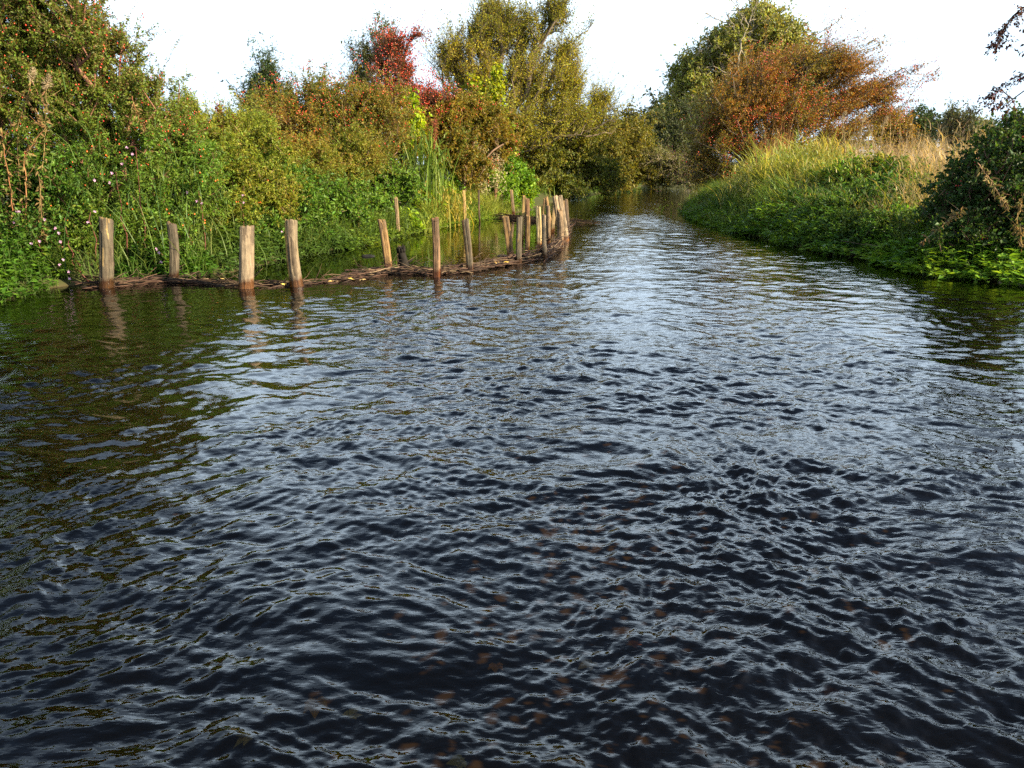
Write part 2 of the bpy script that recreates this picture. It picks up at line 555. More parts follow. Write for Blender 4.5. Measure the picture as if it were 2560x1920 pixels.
def water_mesh():
    rng = np.random.default_rng(11)
    c0 = np.array([0., -1.2])
    na_, nr = 1150, 1250
    t = np.linspace(-1, 1, na_)
    ang = radians(44) * t + radians(26) * t ** 5
    rad = np.exp(np.linspace(math.log(2.2), math.log(112), nr))
    A, R = np.meshgrid(ang, rad)
    x = (c0[0] + R * np.sin(A)).ravel(); y = (c0[1] + R * np.cos(A)).ravel()
    r = R.ravel()
    dx = r * radians(96) / na_ * 1.3
    dr = r * (math.log(112 / 2.2) / nr)
    sp_ = np.maximum(dx, dr)
    P = np.stack([x, y], 1)
    inback = inside(P, BACKWATER)
    db = line_dist(P, BACKWATER, True)
    calm = np.where(inback, .10 + .25 * np.exp(-db / .4), 1.0)
    calm = np.where(~inback, np.minimum(calm, .35 + .65 * smooth(0, 1.2, db)), calm)
    s = river_sd(P)
    edge = smooth(0, 1.8, -s)
    amp = calm * (.35 + .65 * edge)
    # quiet brown water below the near left bank, smoother reach beyond the posts
    quiet = np.exp(-(((x + 5.6) / 2.6) ** 2 + ((y - 9.6) / 1.9) ** 2))
    amp *= 1 - .70 * quiet
    amp *= (1 - .35 * smooth(24, 45, y)) * (1 - .6 * smooth(45, 66, y))
    # broad patches of rough and smooth water drawn out along the flow
    patch = vnoise(np.stack([x * .55, y * .32], 1), 21) * .6 + vnoise(np.stack([x * 1.3, y * .8], 1), 22) * .4
    lane = vnoise(np.stack([(x - .12 * y) * .9, y * .13], 1), 23)
    rough = np.clip(1 + .75 * patch + .45 * lane, .22, 2.1)
    wx = x + .20 * vnoise(np.stack([x * 1.1, y * 1.1], 1), 31) + .02 * vnoise(np.stack([x * 3.3, y * 3.3], 1), 32)
    wy = y + .20 * vnoise(np.stack([x * 1.1, y * 1.1], 1), 33) + .02 * vnoise(np.stack([x * 3.3, y * 3.3], 1), 34)
    z = np.zeros(len(x))
    comps = 108
    lam = np.exp(np.linspace(math.log(1.1), math.log(.034), comps))
    for i, L in enumerate(lam):
        th = rng.normal(0, .62 if L > .4 else .9) + (.15 if L > .4 else 0)
        if rng.random() < .22: th = rng.uniform(-pi, pi)
        k = 2 * pi / L
        ph = k * (wx * sin(th) + wy * cos(th)) + rng.uniform(0, 2 * pi)
        slope = .013 if L > .6 else (.020 if L > .32 else (.025 if L > .10 else .040))
        aL = slope / k
        fade = smooth(.9, 2.2, L / (2.0 * sp_)) * (1 - .35 * smooth(6, 14, y) * (L > .25))
        mod = amp * (rough if L < .5 else .75 + .25 * rough)
        if i % 6 == 0:
            g = .5 + .5 * vnoise(np.stack([x * .9 / max(L, .15) * .25 + i * 7, y * .9 / max(L, .15) * .25], 1), 50 + i)
            loc = .35 + 1.3 * g
        e_ = np.exp(.85 * (np.sin(ph) - 1))
        z += aL * fade * mod * loc * (e_ * 2.1 - .95)
    print('water rms', z.std(), 'max', z.max())
    cc = np.stack([np.clip(amp * rough, .05, 1.6)] * 3, 1)
    V = np.column_stack([P, z])
    ii = (np.arange(nr - 1)[:, None] * na_ + np.arange(na_ - 1)[None]).ravel()
    F = np.stack([ii, ii + 1, ii + 1 + na_, ii + na_], 1)
    keep = (s.reshape(-1)[F].min(1) < 1.0)
    o = mesh_object('water', V, F[keep], M_WATER, cc, None, True)
    tag(o, 'rippling dark river water reflecting the pale sky', 'water', kind='structure')


water_mesh()

# ------------------------------------------------------------------ plants
def rand_unit(rng, n):
    return norm(rng.normal(size=(n, 3)))


def skeleton(rng, starts, att, seg, wander=.12, sag=0.0):
    """grow branches from the start points to every attractor; returns nodes, parents, attractor node ids"""
    P = [np.array(s, float) for s, _ in starts]
    par = [p_ for _, p_ in starts]
    pl = [0.0] * len(P)
    for i in range(len(P)):
        if par[i] >= 0: pl[i] = pl[par[i]] + np.linalg.norm(P[i] - P[par[i]])
    cap = len(P) + len(att) * 6
    NP = np.zeros((cap, 3)); NL = np.zeros(cap); PR = np.full(cap, -1)
    n_ = len(P)
    NP[:n_] = P; NL[:n_] = pl; PR[:n_] = par
    root = NP[0]
    order = np.argsort(np.linalg.norm(att - root, axis=1) * rng.uniform(.85, 1.15, len(att)))
    ends = np.zeros(len(att), int)
    for ai in order:
        a_ = att[ai]
        dv = a_ - NP[:n_]
        d = np.linalg.norm(dv, axis=1)
        cost = d + .38 * NL[:n_] + .9 * np.maximum(0, -dv[:, 2] - sag)
        b = int(np.argmin(cost))
        m_ = int(np.clip(round(d[b] / seg), 1, 5))
        p0 = NP[b].copy(); last = b
        for q in range(1, m_ + 1):
            t = q / m_
            pt = p0 + (a_ - p0) * t
            if q < m_:
                pt = pt + rng.normal(0, wander * seg, 3) + np.array([0, 0, .10 * d[b] * sin(pi * t) * .6])
            NP[n_] = pt; PR[n_] = last; NL[n_] = NL[last] + d[b] / m_; last = n_; n_ += 1
        ends[ai] = last
    return NP[:n_], PR[:n_], ends


def branch_mesh(NP, PR, ends, r_tip, r_max, col, mb, power=.5):
    cnt = np.zeros(len(NP))
    np.add.at(cnt, ends, 1)
    for i in range(len(NP) - 1, -1, -1):
        if PR[i] >= 0: cnt[PR[i]] += cnt[i]
    r = np.minimum(r_tip * np.maximum(cnt, .6) ** power, r_max)
    e_ = np.nonzero(PR >= 0)[0]
    rp = np.minimum(r[PR[e_]], r[e_] * 1.6)
    mb.add(*tubes(NP[PR[e_]], NP[e_], rp, r[e_], 6, col))


def sample_blobs(rng, blobs, n_, gap=.0, gscale=1.0, zmin=.08, shell=.42):
    C = np.array([W(b[0], b[1], b[4]) for b in blobs])
    S = np.array([[b[2] * px_size(b[4]), b[5], b[3] * px_size(b[4])] for b in blobs])
    wts = (S[:, 0] * S[:, 2]) ** .9
    out_ = []
    tries = 0
    while sum(len(q) for q in out_) < n_ and tries < 60:
        tries += 1
        k = rng.choice(len(blobs), n_, p=wts / wts.sum())
        u = rand_unit(rng, n_)
        u = u * (rng.random(n_) ** shell * (.85 + .38 * vnoise(u * 2.3 + k[:, None] * 5.1, 61)))[:, None]
        p_ = C[k] + u * S[k]
        ok = p_[:, 2] > zmin
        if gap > 0:
            g = vnoise(p_ / gscale, 77)
            ok &= g > -1 + 2 * gap - rng.random(n_) * .35
        out_.append(p_[ok])
    return np.concatenate(out_)[:n_]


def crown(rng, att, dirs, ntw, tlen, nleaf, L, asp, pal, lift=.3, droop=.2, spread=.9, cl=None, mb=None, mbt=None, twig_col=(.06, .04, .025), twig_r=.004, palf=None, bright=.28, bias=(0, 0, 0)):
    """twigs at every branch end and leaves along them"""
    M_ = len(att)
    if cl is None: cl = .5 + .5 * vnoise(att * 1.3, 5)
    rep = np.repeat(np.arange(M_), ntw)
    T = len(rep)
    td = norm(dirs[rep] * .7 + rand_unit(rng, T) * spread + np.array([0, 0, lift]) + np.array(bias))
    st = att[rep] - dirs[rep] * (rng.random(T) * tlen * .7)[:, None]
    ln = tlen * rng.uniform(.45, 1.1, T) * np.where(rng.random(T) < .17, rng.uniform(1.6, 2.8, T), 1.0)
    en = st + td * ln[:, None]
    en[:, 2] -= droop * ln * .4
    if mbt is not None:
        mbt.add(*tubes(st, en, twig_r, twig_r * .5, 3, twig_col))
    r2 = np.repeat(np.arange(T), nleaf)
    N = len(r2)
    t = rng.random(N) ** .8
    pos = st[r2] + (en - st)[r2] * t[:, None] + rng.normal(0, .05 * tlen, (N, 3))
    ld = norm(td[r2] * .45 + rand_unit(rng, N) * .85 + np.array([0, 0, -droop]))
    nr_ = norm(rand_unit(rng, N) * .75 + np.array([0, 0, .6]))
    LL = L * np.clip(rng.lognormal(-.12, .34, N), .35, 1.9)
    u = cl[rep][r2] * .5 + rng.random(N) * .5
    c = grad(pal, u)
    if palf is not None: c = palf(pos, c, rng)
    c = c * (1 + bright * (rng.random((N, 1)) * 2 - 1)) * (1 + .08 * rng.normal(size=(N, 3)))
    lu = c.mean(1, keepdims=True)
    c = np.clip((lu + (c - lu) * 1.13) * 1.2, .004, .9)
    ok = pos[:, 2] > .03
    mb.add(*leaves(pos[ok], ld[ok], nr_[ok], LL[ok], LL[ok] * asp, c[ok]))
    return pos, en, rep


def shrub(name, label, cat, root, blobs, pal, n=160, leaf=.05, asp=.5, dens=5.0, stems=4, spread=.5, twig=.28, ntw=5, gap=.0, gscale=.8, lift=.3, droop=.2,
          bark=(.09, .065, .045), r_tip=.006, r_max=.12, berry=None, trunk=None, group=None, seed=1, palf=None, shell=.42, bright=.28, zmin=.08, wander=.14,
          crown_name='foliage', stem_name='branches', sag=.2, att_extra=None, tspread=.9, bias=(0, 0, 0)):
    rng = np.random.default_rng(seed)
    root = np.array(root, float)
    if len(root) == 2: root = np.array([root[0], root[1], float(ground_z(root)[0])])
    th = thing(name, label, cat, root, group)
    n = int(n * 1.7); ntw = max(3, ntw)
    att = sample_blobs(rng, blobs, n, gap, gscale, zmin, shell)
    if att_extra is not None: att = np.concatenate([att, att_extra])
    starts = []
    if trunk is not None:
        prev = -1
        for q in trunk:
            starts.append((np.array(q, float), prev)); prev = len(starts) - 1
    else:
        for i in range(stems):
            starts.append((root + np.array([rng.normal(0, spread), rng.normal(0, spread * .6), -.05]), -1))
    size = np.ptp(att, axis=0).max()
    NP, PR, ends = skeleton(rng, starts, att, max(size / 14, .12), wander, sag)
    mbb = MB()
    branch_mesh(NP, PR, ends, r_tip, r_max, bark, mbb)
    gp_ = PR[ends]; gp2 = np.where(PR[gp_] >= 0, PR[gp_], gp_)
    dirs = norm(NP[ends] - NP[gp2])
    # how many leaves fill the area the plant covers
    Ym = np.mean([b[4] for b in blobs])
    s1024 = FPX * .4 / Ym
    area = sum(pi * b[2] * b[3] for b in blobs) * .16 * .7
    nl = dens * area / (.5 * leaf * leaf * asp * s1024 ** 2 * .55)
    nleaf = max(2, int(round(nl / (len(att) * ntw))))
    mbl = MB()
    cl = .5 + .5 * np.clip(vnoise(att / (twig * 3.2), seed) * 1.2 + rng.normal(0, .18, len(att)), -1, 1)
    pos, en, rep = crown(rng, NP[ends], dirs, ntw, twig, nleaf, leaf, asp, pal, lift, droop, tspread, cl, mbl, mbb, np.array(bark) * .8, r_tip * .55, palf, bright, bias)
    mbb.build(stem_name, M_BARK, th, True)
    mbl.build(crown_name, M_LEAF, th)
    if berry:
        k = rng.choice(len(att), max(1, int(len(att) * berry.get('share', .6))), replace=False)
        sel = np.nonzero(np.isin(rep, k))[0]
        q = rng.choice(sel, min(berry['clusters'], len(sel)), replace=True)
        per = berry['per']
        bp_ = np.repeat(en[q], per, 0) + rng.normal(0, berry['r'] * berry.get('scatter', 2.2), (len(q) * per, 3))
        if 'where' in berry: bp_ = bp_[berry['where'](bp_)]
        bc = grad(berry['pal'], rng.random(len(bp_))) * rng.uniform(.7, 1.2, (len(bp_), 1))
        mbx = MB(); mbx.add(*berries(bp_, berry['r'] * rng.uniform(.7, 1.15, len(bp_)), bc))
        mbx.build(berry.get('name', 'berries'), M_BERRY, th, True)
    return th


def G(x, y):
    return np.array([x, y, float(ground_z([[x, y]])[0])])


def base_at(px, Y):
    """ground point below the photograph column px, Y metres ahead"""
    x = ray(px, 500)[0] * Y
    return G(x, Y)


HIP = dict(pal=[(.34, .02, .014), (.42, .06, .018), (.28, .015, .02)])
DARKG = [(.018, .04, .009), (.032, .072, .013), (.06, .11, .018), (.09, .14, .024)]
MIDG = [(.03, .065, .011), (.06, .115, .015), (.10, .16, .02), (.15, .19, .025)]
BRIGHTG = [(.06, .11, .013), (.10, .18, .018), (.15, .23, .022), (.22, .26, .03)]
OLIVE = [(.035, .05, .01), (.075, .085, .015), (.13, .125, .02), (.19, .16, .025)]
ROSEP = [(.04, .06, .013), (.08, .095, .018), (.14, .11, .024), (.18, .085, .024), (.14, .14, .025)]


def rosy(pos, c, rng):
    """wild rose: the upper sprays have turned red brown"""
    t = (smooth(1.8, 4.2, pos[:, 2]) * .65 * rng.random(len(pos)))[:, None]
    return c * (1 - t) + np.array([[.085, .04, .022]]) * t


# ---- left bank, nearest: tall wild rose
for x_, y_, sd_, lab in [(-13.0, 10.5, 131, 'tall leafy willow on the left bank just outside the left picture edge'), (-13.5, 6.0, 132, 'second tall willow further along the left bank, nearest the viewer'), (-12.6, 14.6, 133, 'tall leafy willow standing just behind the wild rose at the far left')]:
    q = G(x_, y_)
    shrub('willow_tree', lab, 'tree', q, [(1280 + FPX * (x_ + dx) / yy, 960 - FPX * math.tan(math.atan((zz - CAM_H) / yy) + PITCH), FPX * rr / yy, FPX * rr / yy, yy, 1.8) for dx, yy, zz, rr in [(0, y_, 5.2, 2.0), (-1.2, y_ + .3, 6.8, 1.8), (1.6, y_, 1.4, 1.4), (.8, y_ - 1.2, 3.2, 1.7), (.6, y_ + 1.4, 3.6, 1.7), (1.0, y_ + .5, 5.8, 1.4)]],
          DARKG, n=330, leaf=.12, asp=.45, dens=.9, stems=6, spread=.9, twig=.6, gap=.05, r_tip=.007, r_max=.16, bark=(.10, .08, .05), seed=sd_, crown_name='crown', stem_name='trunk',
          trunk=[q, q + np.array([.1, 0, 1.2]), q + np.array([.2, 0, 2.6])])
shrub('wild_rose_bush', 'tall loose wild rose bush full of red hips at the left edge of the river', 'bush', base_at(130, 14.6),
      [(40, 60, 240, 210, 14.6, 1.3), (-60, -120, 230, 160, 15, 1.3), (120, -90, 160, 110, 15, 1.2), (-160, 100, 160, 200, 14.4, 1.2), (190, 150, 210, 160, 14.8, 1.3), (330, 260, 130, 130, 14.9, 1.1), (70, 300, 220, 170, 14.2, 1.0), (270, 360, 190, 140, 14.4, 1.0), (440, 350, 70, 80, 15.2, .8)],
      DARKG[1:] + [(.085, .06, .02)], n=680, leaf=.045, asp=.5, dens=3.0, stems=9, spread=1.0, twig=.42, gap=.08, gscale=.5, tspread=.6, lift=.15, r_tip=.007, r_max=.04, bark=(.15, .07, .045),
      berry=dict(HIP, clusters=1500, per=2, scatter=4.0, name='hips', r=.015, share=.9), seed=3, palf=rosy)
# lower thicket behind the first posts: brambles, balsam, reeds
shrub('bramble_bush', 'dark bramble thicket with deep gaps beneath the tall wild rose at far left', 'bush', base_at(70, 13.6),
      [(30, 470, 150, 130, 13.6, .9), (170, 480, 130, 130, 13.8, .9), (60, 590, 110, 70, 13.0, .5)],
      DARKG, n=200, leaf=.06, asp=.55, dens=4.2, stems=6, spread=.8, twig=.30, gap=.2, gscale=.4, r_tip=.004, r_max=.02, bark=(.12, .06, .035), seed=4)
shrub('bramble_bush', 'mid green bramble thicket directly behind the two round grey log posts', 'bush', base_at(380, 14.6),
      [(330, 480, 130, 130, 14.4, .9), (470, 470, 120, 120, 15.0, .9), (380, 590, 150, 80, 13.9, .5), (240, 560, 110, 90, 13.6, .5)],
      DARKG[1:] + [(.10, .13, .02)], n=300, leaf=.055, asp=.42, dens=4.6, stems=7, spread=.8, twig=.28, gap=.12, gscale=.4, r_tip=.004, r_max=.02, bark=(.11, .06, .035),
      berry=dict(pal=[(.45, .05, .01), (.5, .12, .02)], clusters=110, per=2, r=.016, scatter=3, name='hips'), seed=5)
shrub('bramble_bush', 'olive green bramble mound rising behind the third and fourth front posts', 'bush', base_at(590, 17.2),
      [(560, 440, 120, 120, 17.0, 1.0), (640, 400, 110, 90, 18.0, 1.0), (560, 540, 120, 90, 16.2, .7), (660, 500, 110, 90, 17.0, .8), (500, 360, 70, 70, 17.5, .8)],
      [(.04, .065, .012), (.075, .11, .018), (.12, .14, .022), (.16, .15, .03), (.12, .08, .025)], n=360, leaf=.055, asp=.42, dens=4.6, stems=8, spread=.9, twig=.28, gap=.08, gscale=.4, r_tip=.004, r_max=.02, bark=(.12, .08, .04),
      berry=dict(pal=[(.45, .05, .01), (.5, .12, .02)], clusters=26, per=2, r=.016, scatter=2, name='hips'), seed=6)
shrub('nettle_bush', 'dark leafy nettle clump overhanging the still backwater behind the leaning post', 'bush', base_at(700, 17.6),
      [(660, 570, 110, 70, 16.6, .7), (760, 540, 110, 80, 18.0, .8), (850, 520, 100, 80, 19.6, .8), (720, 480, 130, 70, 18.2, .9)],
      DARKG[1:], n=330, leaf=.075, asp=.45, dens=4.6, stems=9, spread=.9, twig=.24, gap=.06, gscale=.4, lift=.5, r_tip=.004, r_max=.014, bark=(.08, .07, .03), seed=7)
shrub('wild_rose_bush', 'arching wild rose with red hips and reddening leaves left of the berry laden hawthorn', 'bush', base_at(820, 23.5),
      [(700, 300, 110, 70, 22.5, 1.2), (820, 270, 120, 80, 23.5, 1.2), (930, 300, 110, 90, 24, 1.2), (760, 390, 150, 90, 22.5, 1.2), (900, 400, 120, 80, 23, 1.1)],
      ROSEP, n=560, leaf=.055, asp=.5, dens=4.0, stems=10, spread=1.3, twig=.55, gap=.06, tspread=.6, gscale=.6, r_tip=.005, r_max=.03, bark=(.16, .10, .06),
      berry=dict(HIP, clusters=1100, per=3, r=.018, scatter=3.0, name='hips', where=lambda q: (q[:, 2] > 2.3) & (vnoise(q * .9, 8) > -.25)), seed=8)
shrub('hazel_bush', 'golden brown and green bush filling the bank between the olive mound and the dark elder', 'bush', base_at(800, 21.5),
      [(760, 400, 100, 60, 20.5, .9), (850, 420, 90, 60, 21.5, .9), (800, 460, 120, 50, 20.0, .8), (700, 430, 70, 60, 19.6, .8), (900, 380, 70, 60, 22, .9)],
      [(.045, .075, .014), (.085, .11, .018), (.14, .14, .026), (.16, .11, .028), (.10, .12, .02)], n=360, leaf=.055, asp=.45, dens=5, stems=8, spread=.9, twig=.34, gap=.08, gscale=.45, r_tip=.004, r_max=.02, bark=(.15, .09, .045), seed=141)
shrub('goldenrod_bush', 'tall yellow green weeds on the skyline between the wild rose and the willow sapling', 'weeds', base_at(555, 19.5),
      [(500, 340, 70, 50, 19.5, .9), (580, 330, 80, 46, 20, .9), (540, 400, 110, 60, 18.8, .9), (640, 340, 60, 50, 20.5, .9), (470, 290, 40, 50, 18.5, .6)],
      [(.06, .09, .016), (.11, .14, .022), (.17, .17, .03), (.20, .17, .04)], n=300, leaf=.06, asp=.28, dens=4.5, stems=12, spread=1.2, twig=.40, gap=.08, gscale=.5, lift=1.1, tspread=.5, r_tip=.004, r_max=.012, bark=(.14, .11, .05), seed=142)
shrub('willow_sapling', 'small dark green willow sapling standing up behind the brambles against the white sky', 'sapling', base_at(660, 24.0),
      [(662, 190, 36, 70, 24, .5), (640, 250, 40, 60, 24, .5), (700, 250, 40, 60, 24.2, .5), (668, 320, 80, 60, 24, .6)],
      [(.02, .035, .014), (.035, .055, .02), (.06, .085, .03)], n=130, leaf=.075, asp=.36, dens=2.6, stems=3, spread=.25, twig=.50, gap=.12, gscale=.5, lift=.9, r_tip=.005, r_max=.04, bark=(.05, .04, .03), seed=9)
shrub('elder_bush', 'glossy dark green elder growing at the water edge left of the sword leaved flags', 'bush', base_at(960, 23.5),
      [(930, 430, 80, 60, 23.5, .9), (985, 470, 80, 70, 23.2, .8), (910, 500, 80, 50, 22.0, .7)],
      DARKG[1:] + [(.09, .15, .02)], n=220, leaf=.095, asp=.5, dens=4.6, stems=6, spread=.6, twig=.26, gap=.10, gscale=.45, r_tip=.005, r_max=.02, bark=(.09, .07, .05), seed=10)
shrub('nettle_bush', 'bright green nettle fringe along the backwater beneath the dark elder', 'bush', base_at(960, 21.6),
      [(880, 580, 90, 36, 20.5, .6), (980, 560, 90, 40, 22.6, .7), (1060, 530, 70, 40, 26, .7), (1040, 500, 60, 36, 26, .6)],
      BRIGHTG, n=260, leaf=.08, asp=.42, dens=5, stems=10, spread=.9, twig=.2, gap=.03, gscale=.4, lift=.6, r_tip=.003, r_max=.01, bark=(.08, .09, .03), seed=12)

RED = [(.33, .022, .014), (.42, .05, .02), (.26, .018, .015), (.36, .08, .025)]
shrub('hawthorn_tree', 'slender hawthorn spire crowded with bright red berries against the white sky', 'tree', base_at(1010, 30),
      [(985, 120, 40, 34, 30, .6), (962, 175, 34, 44, 30, .6), (1005, 180, 34, 30, 30, .6), (985, 235, 60, 36, 30, .8), (1060, 255, 80, 34, 30, .8), (1090, 300, 60, 40, 30, .8), (1040, 90, 24, 8, 30, .3)],
      [(.05, .05, .015), (.10, .045, .02), (.14, .03, .02)], n=330, leaf=.06, asp=.6, dens=2.6, stems=3, spread=.3, twig=.52, gap=.22, gscale=.5, tspread=.6, bias=(.15, 0, .1), r_tip=.008, r_max=.06, bark=(.10, .07, .05),
      berry=dict(pal=RED, clusters=1000, per=5, r=.023, scatter=3.8, share=.8), seed=13)
shrub('willow_bush', 'grey green slim willow shoots behind the red berried hawthorn spire', 'bush', base_at(920, 31),
      [(915, 150, 50, 60, 31.5, .7), (905, 215, 50, 50, 31.5, .7), (955, 90, 40, 40, 31.5, .6)],
      [(.04, .05, .02), (.07, .08, .03), (.11, .11, .04)], n=90, leaf=.085, asp=.3, dens=2.2, stems=4, spread=.4, twig=.55, gap=.2, gscale=.6, lift=.9, r_tip=.005, r_max=.03, bark=(.10, .09, .06), seed=14)
shrub('spindle_bush', 'rust and olive coloured bush between the hawthorn and the yellow hop vine', 'bush', base_at(1080, 29.5),
      [(1010, 350, 90, 80, 28.5, 1.2), (1110, 370, 90, 80, 29.5, 1.2), (1170, 400, 70, 70, 30.5, 1.1), (1120, 290, 90, 60, 30, 1.1), (1190, 290, 80, 70, 31, 1.1), (1240, 350, 70, 80, 32, 1.1)],
      [(.05, .07, .015), (.09, .10, .018), (.15, .09, .022), (.14, .14, .022), (.16, .07, .022)], n=380, leaf=.075, asp=.5, dens=4.6, stems=7, spread=1.0, twig=.42, gap=.10, gscale=.7, r_tip=.006, r_max=.04, bark=(.13, .08, .05),
      berry=dict(pal=RED, clusters=110, per=5, r=.02, scatter=3), seed=15)
shrub('hop_vine', 'lime yellow hop vine hanging in a broad curtain over the rusty bush', 'vine', base_at(1215, 33.0),
      [(1190, 230, 28, 60, 32.6, .35), (1235, 250, 30, 70, 32.6, .35), (1205, 310, 28, 60, 32.4, .35), (1165, 300, 20, 50, 32.2, .3), (1245, 180, 14, 30, 32.8, .25), (1260, 320, 26, 50, 32.2, .3), (1150, 350, 26, 40, 31.6, .3), (1215, 380, 40, 40, 32.0, .3)],
      [(.09, .12, .014), (.14, .17, .018), (.20, .21, .022), (.23, .16, .022)], n=240, leaf=.12, asp=.8, dens=2.8, stems=3, spread=.5, twig=.3, gap=.16, gscale=.5, lift=-.2, droop=.7, r_tip=.004, r_max=.02, bark=(.12, .12, .04), seed=16)
shrub('hop_vine', 'small lime green hop vine trailing below the red berried hawthorn', 'vine', base_at(1030, 27.6),
      [(1025, 255, 18, 40, 27.6, .3), (1040, 300, 22, 36, 27.4, .3), (1015, 310, 14, 30, 27.4, .3)],
      [(.10, .16, .015), (.18, .24, .02), (.27, .29, .03)], n=60, leaf=.13, asp=.8, dens=3, stems=2, spread=.3, twig=.26, gap=.1, lift=-.2, droop=.7, r_tip=.004, r_max=.02, bark=(.12, .12, .04), seed=17)

WIL = [(.06, .07, .013), (.12, .125, .02), (.18, .17, .026), (.24, .21, .032), (.16, .09, .026)]
r0 = base_at(1225, 43)
shrub('willow_tree', 'spreading autumn willow with open olive yellow crown and bare upper limbs on the left bank', 'tree', r0,
      [(1130, 150, 60, 70, 43, 1.3), (1210, 100, 80, 70, 43.5, 1.5), (1300, 90, 80, 80, 44, 1.5), (1390, 40, 50, 60, 44, 1.0), (1200, 210, 110, 90, 43, 1.8), (1320, 210, 120, 90, 43.5, 1.9), (1420, 220, 60, 60, 43.5, 1.2),
       (1410, 300, 110, 60, 43, 1.7), (1300, 330, 130, 80, 42, 1.9), (1500, 260, 44, 34, 44, .8), (1480, 310, 80, 44, 44, 1.2), (1410, 150, 50, 50, 44, 1), (1230, 40, 60, 30, 44, .9)],
      WIL, n=1250, leaf=.085, asp=.46, dens=2.3, twig=1.0, ntw=5, gap=.12, gscale=.8, lift=.8, r_tip=.013, r_max=.22, bark=(.10, .075, .05), seed=18, wander=.2, tspread=.6, shell=.6, crown_name='crown', stem_name='trunk',
      trunk=[r0 + np.array([0, 0, -.1]), r0 + np.array([.05, .1, 1.2]), r0 + np.array([.25, .1, 2.4])],
      att_extra=np.array([W(q[0], q[1], 43.8) for q in [(1440, 135), (1455, 110), (1470, 75), (1485, 45), (1480, 60), (1400, 125), (1370, 128), (1460, 95), (1560, 280), (1580, 275)]]))
r1 = base_at(1345, 47)
shrub('sallow_tree', 'low leaning sallow with drooping leafy boughs dipping to the river beside the willow', 'tree', r1,
      [(1340, 390, 90, 70, 44, 1.6), (1430, 370, 110, 80, 47, 1.8), (1500, 430, 70, 46, 48, 1.5), (1400, 460, 110, 32, 46, 1.5), (1310, 360, 70, 50, 43, 1.2)],
      [(.035, .05, .012), (.065, .08, .016), (.105, .105, .020), (.15, .13, .024)], n=460, leaf=.12, asp=.5, dens=4.8, twig=.6, gap=.12, gscale=.8, droop=.5, lift=0, r_tip=.008, r_max=.13, bark=(.06, .045, .03), seed=19, crown_name='crown', stem_name='trunk',
      trunk=[r1 + np.array([0, 0, -.1]), r1 + np.array([.2, -.2, .9]), r1 + np.array([.7, -.4, 1.8])])
r2 = base_at(1500, 60)
shrub('sallow_tree', 'rounded gold tinged sallow overhanging the narrow far bend from the left bank', 'tree', r2,
      [(1500, 360, 80, 64, 58, 2), (1570, 360, 60, 84, 60, 2), (1610, 350, 34, 70, 62, 1.5), (1520, 430, 90, 46, 57, 1.8), (1590, 430, 40, 40, 60, 1.3), (1640, 442, 40, 22, 66, 1.3)],
      [(.035, .042, .011), (.07, .07, .015), (.115, .105, .02), (.15, .105, .022)], n=400, leaf=.14, asp=.5, dens=4.6, twig=.7, gap=.10, gscale=1.0, droop=.5, lift=.1, r_tip=.010, r_max=.14, bark=(.06, .045, .03), seed=20, crown_name='crown', stem_name='trunk',
      trunk=[r2 + np.array([0, 0, -.1]), r2 + np.array([.2, -.2, 1.0]), r2 + np.array([.6, -.4, 2.0])])
shrub('nettle_bush', 'sunlit lime green nettle bank beneath the willow beside the far post cluster', 'bush', base_at(1270, 34.5),
      [(1180, 450, 70, 60, 32, 1.0), (1250, 430, 70, 60, 34, 1.1), (1110, 480, 50, 40, 30, .9), (1240, 480, 70, 50, 32, .9), (1300, 460, 50, 50, 34.5, 1.0), (1320, 500, 28, 28, 34.5, .7), (1230, 500, 80, 26, 32.5, .8)],
      [(.045, .10, .013), (.08, .15, .018), (.13, .20, .022), (.18, .21, .03)], n=420, leaf=.10, asp=.5, dens=4.8, stems=10, spread=1.1, twig=.26, gap=.03, gscale=.5, lift=.5, r_tip=.004, r_max=.012, bark=(.08, .09, .03), seed=21)
shrub('hedge', 'distant green hedge closing the gap behind the left bank brambles', 'hedge', base_at(560, 62),
      [(480, 335, 70, 30, 62, 2.5), (580, 335, 80, 30, 63, 2.5), (690, 350, 90, 40, 64, 2.5), (860, 350, 120, 50, 64, 2.5), (1020, 340, 120, 60, 64, 2.5)],
      MIDG, n=300, leaf=.22, asp=.6, dens=5, stems=10, spread=5, twig=.8, gap=.05, r_tip=.01, r_max=.06, seed=22)

# ---- right bank, far to near
r3 = base_at(1850, 76)
shrub('oak_tree', 'large rounded oak with dead bare limbs rising through its crown beyond the red hawthorn', 'tree', r3,
      [(1890, 70, 80, 66, 76, 4), (1800, 120, 70, 60, 75, 4), (1960, 120, 80, 80, 76, 4), (1730, 180, 60, 60, 75, 3.5), (1720, 240, 60, 60, 75, 3.5), (1850, 180, 120, 100, 77, 4.5), (2000, 210, 80, 80, 76, 4), (1690, 290, 50, 50, 74, 3), (1800, 280, 110, 90, 76, 4.5), (1900, 22, 34, 22, 76, 1.5)],
      [(.065, .075, .02), (.115, .125, .032), (.17, .175, .048), (.23, .22, .07)], n=1200, leaf=.22, asp=.6, dens=5.2, twig=.9, ntw=5, gap=.16, gscale=1.6, lift=.2, r_tip=.018, r_max=.42, bark=(.20, .17, .12), seed=23, shell=.34, crown_name='crown', stem_name='trunk',
      trunk=[r3 + np.array([0, 0, -.2]), r3 + np.array([.1, 0, 2.5]), r3 + np.array([.3, .1, 5]), r3 + np.array([.6, .1, 8.0])])
oak = bpy.data.objects['oak_tree']
rng = np.random.default_rng(230)
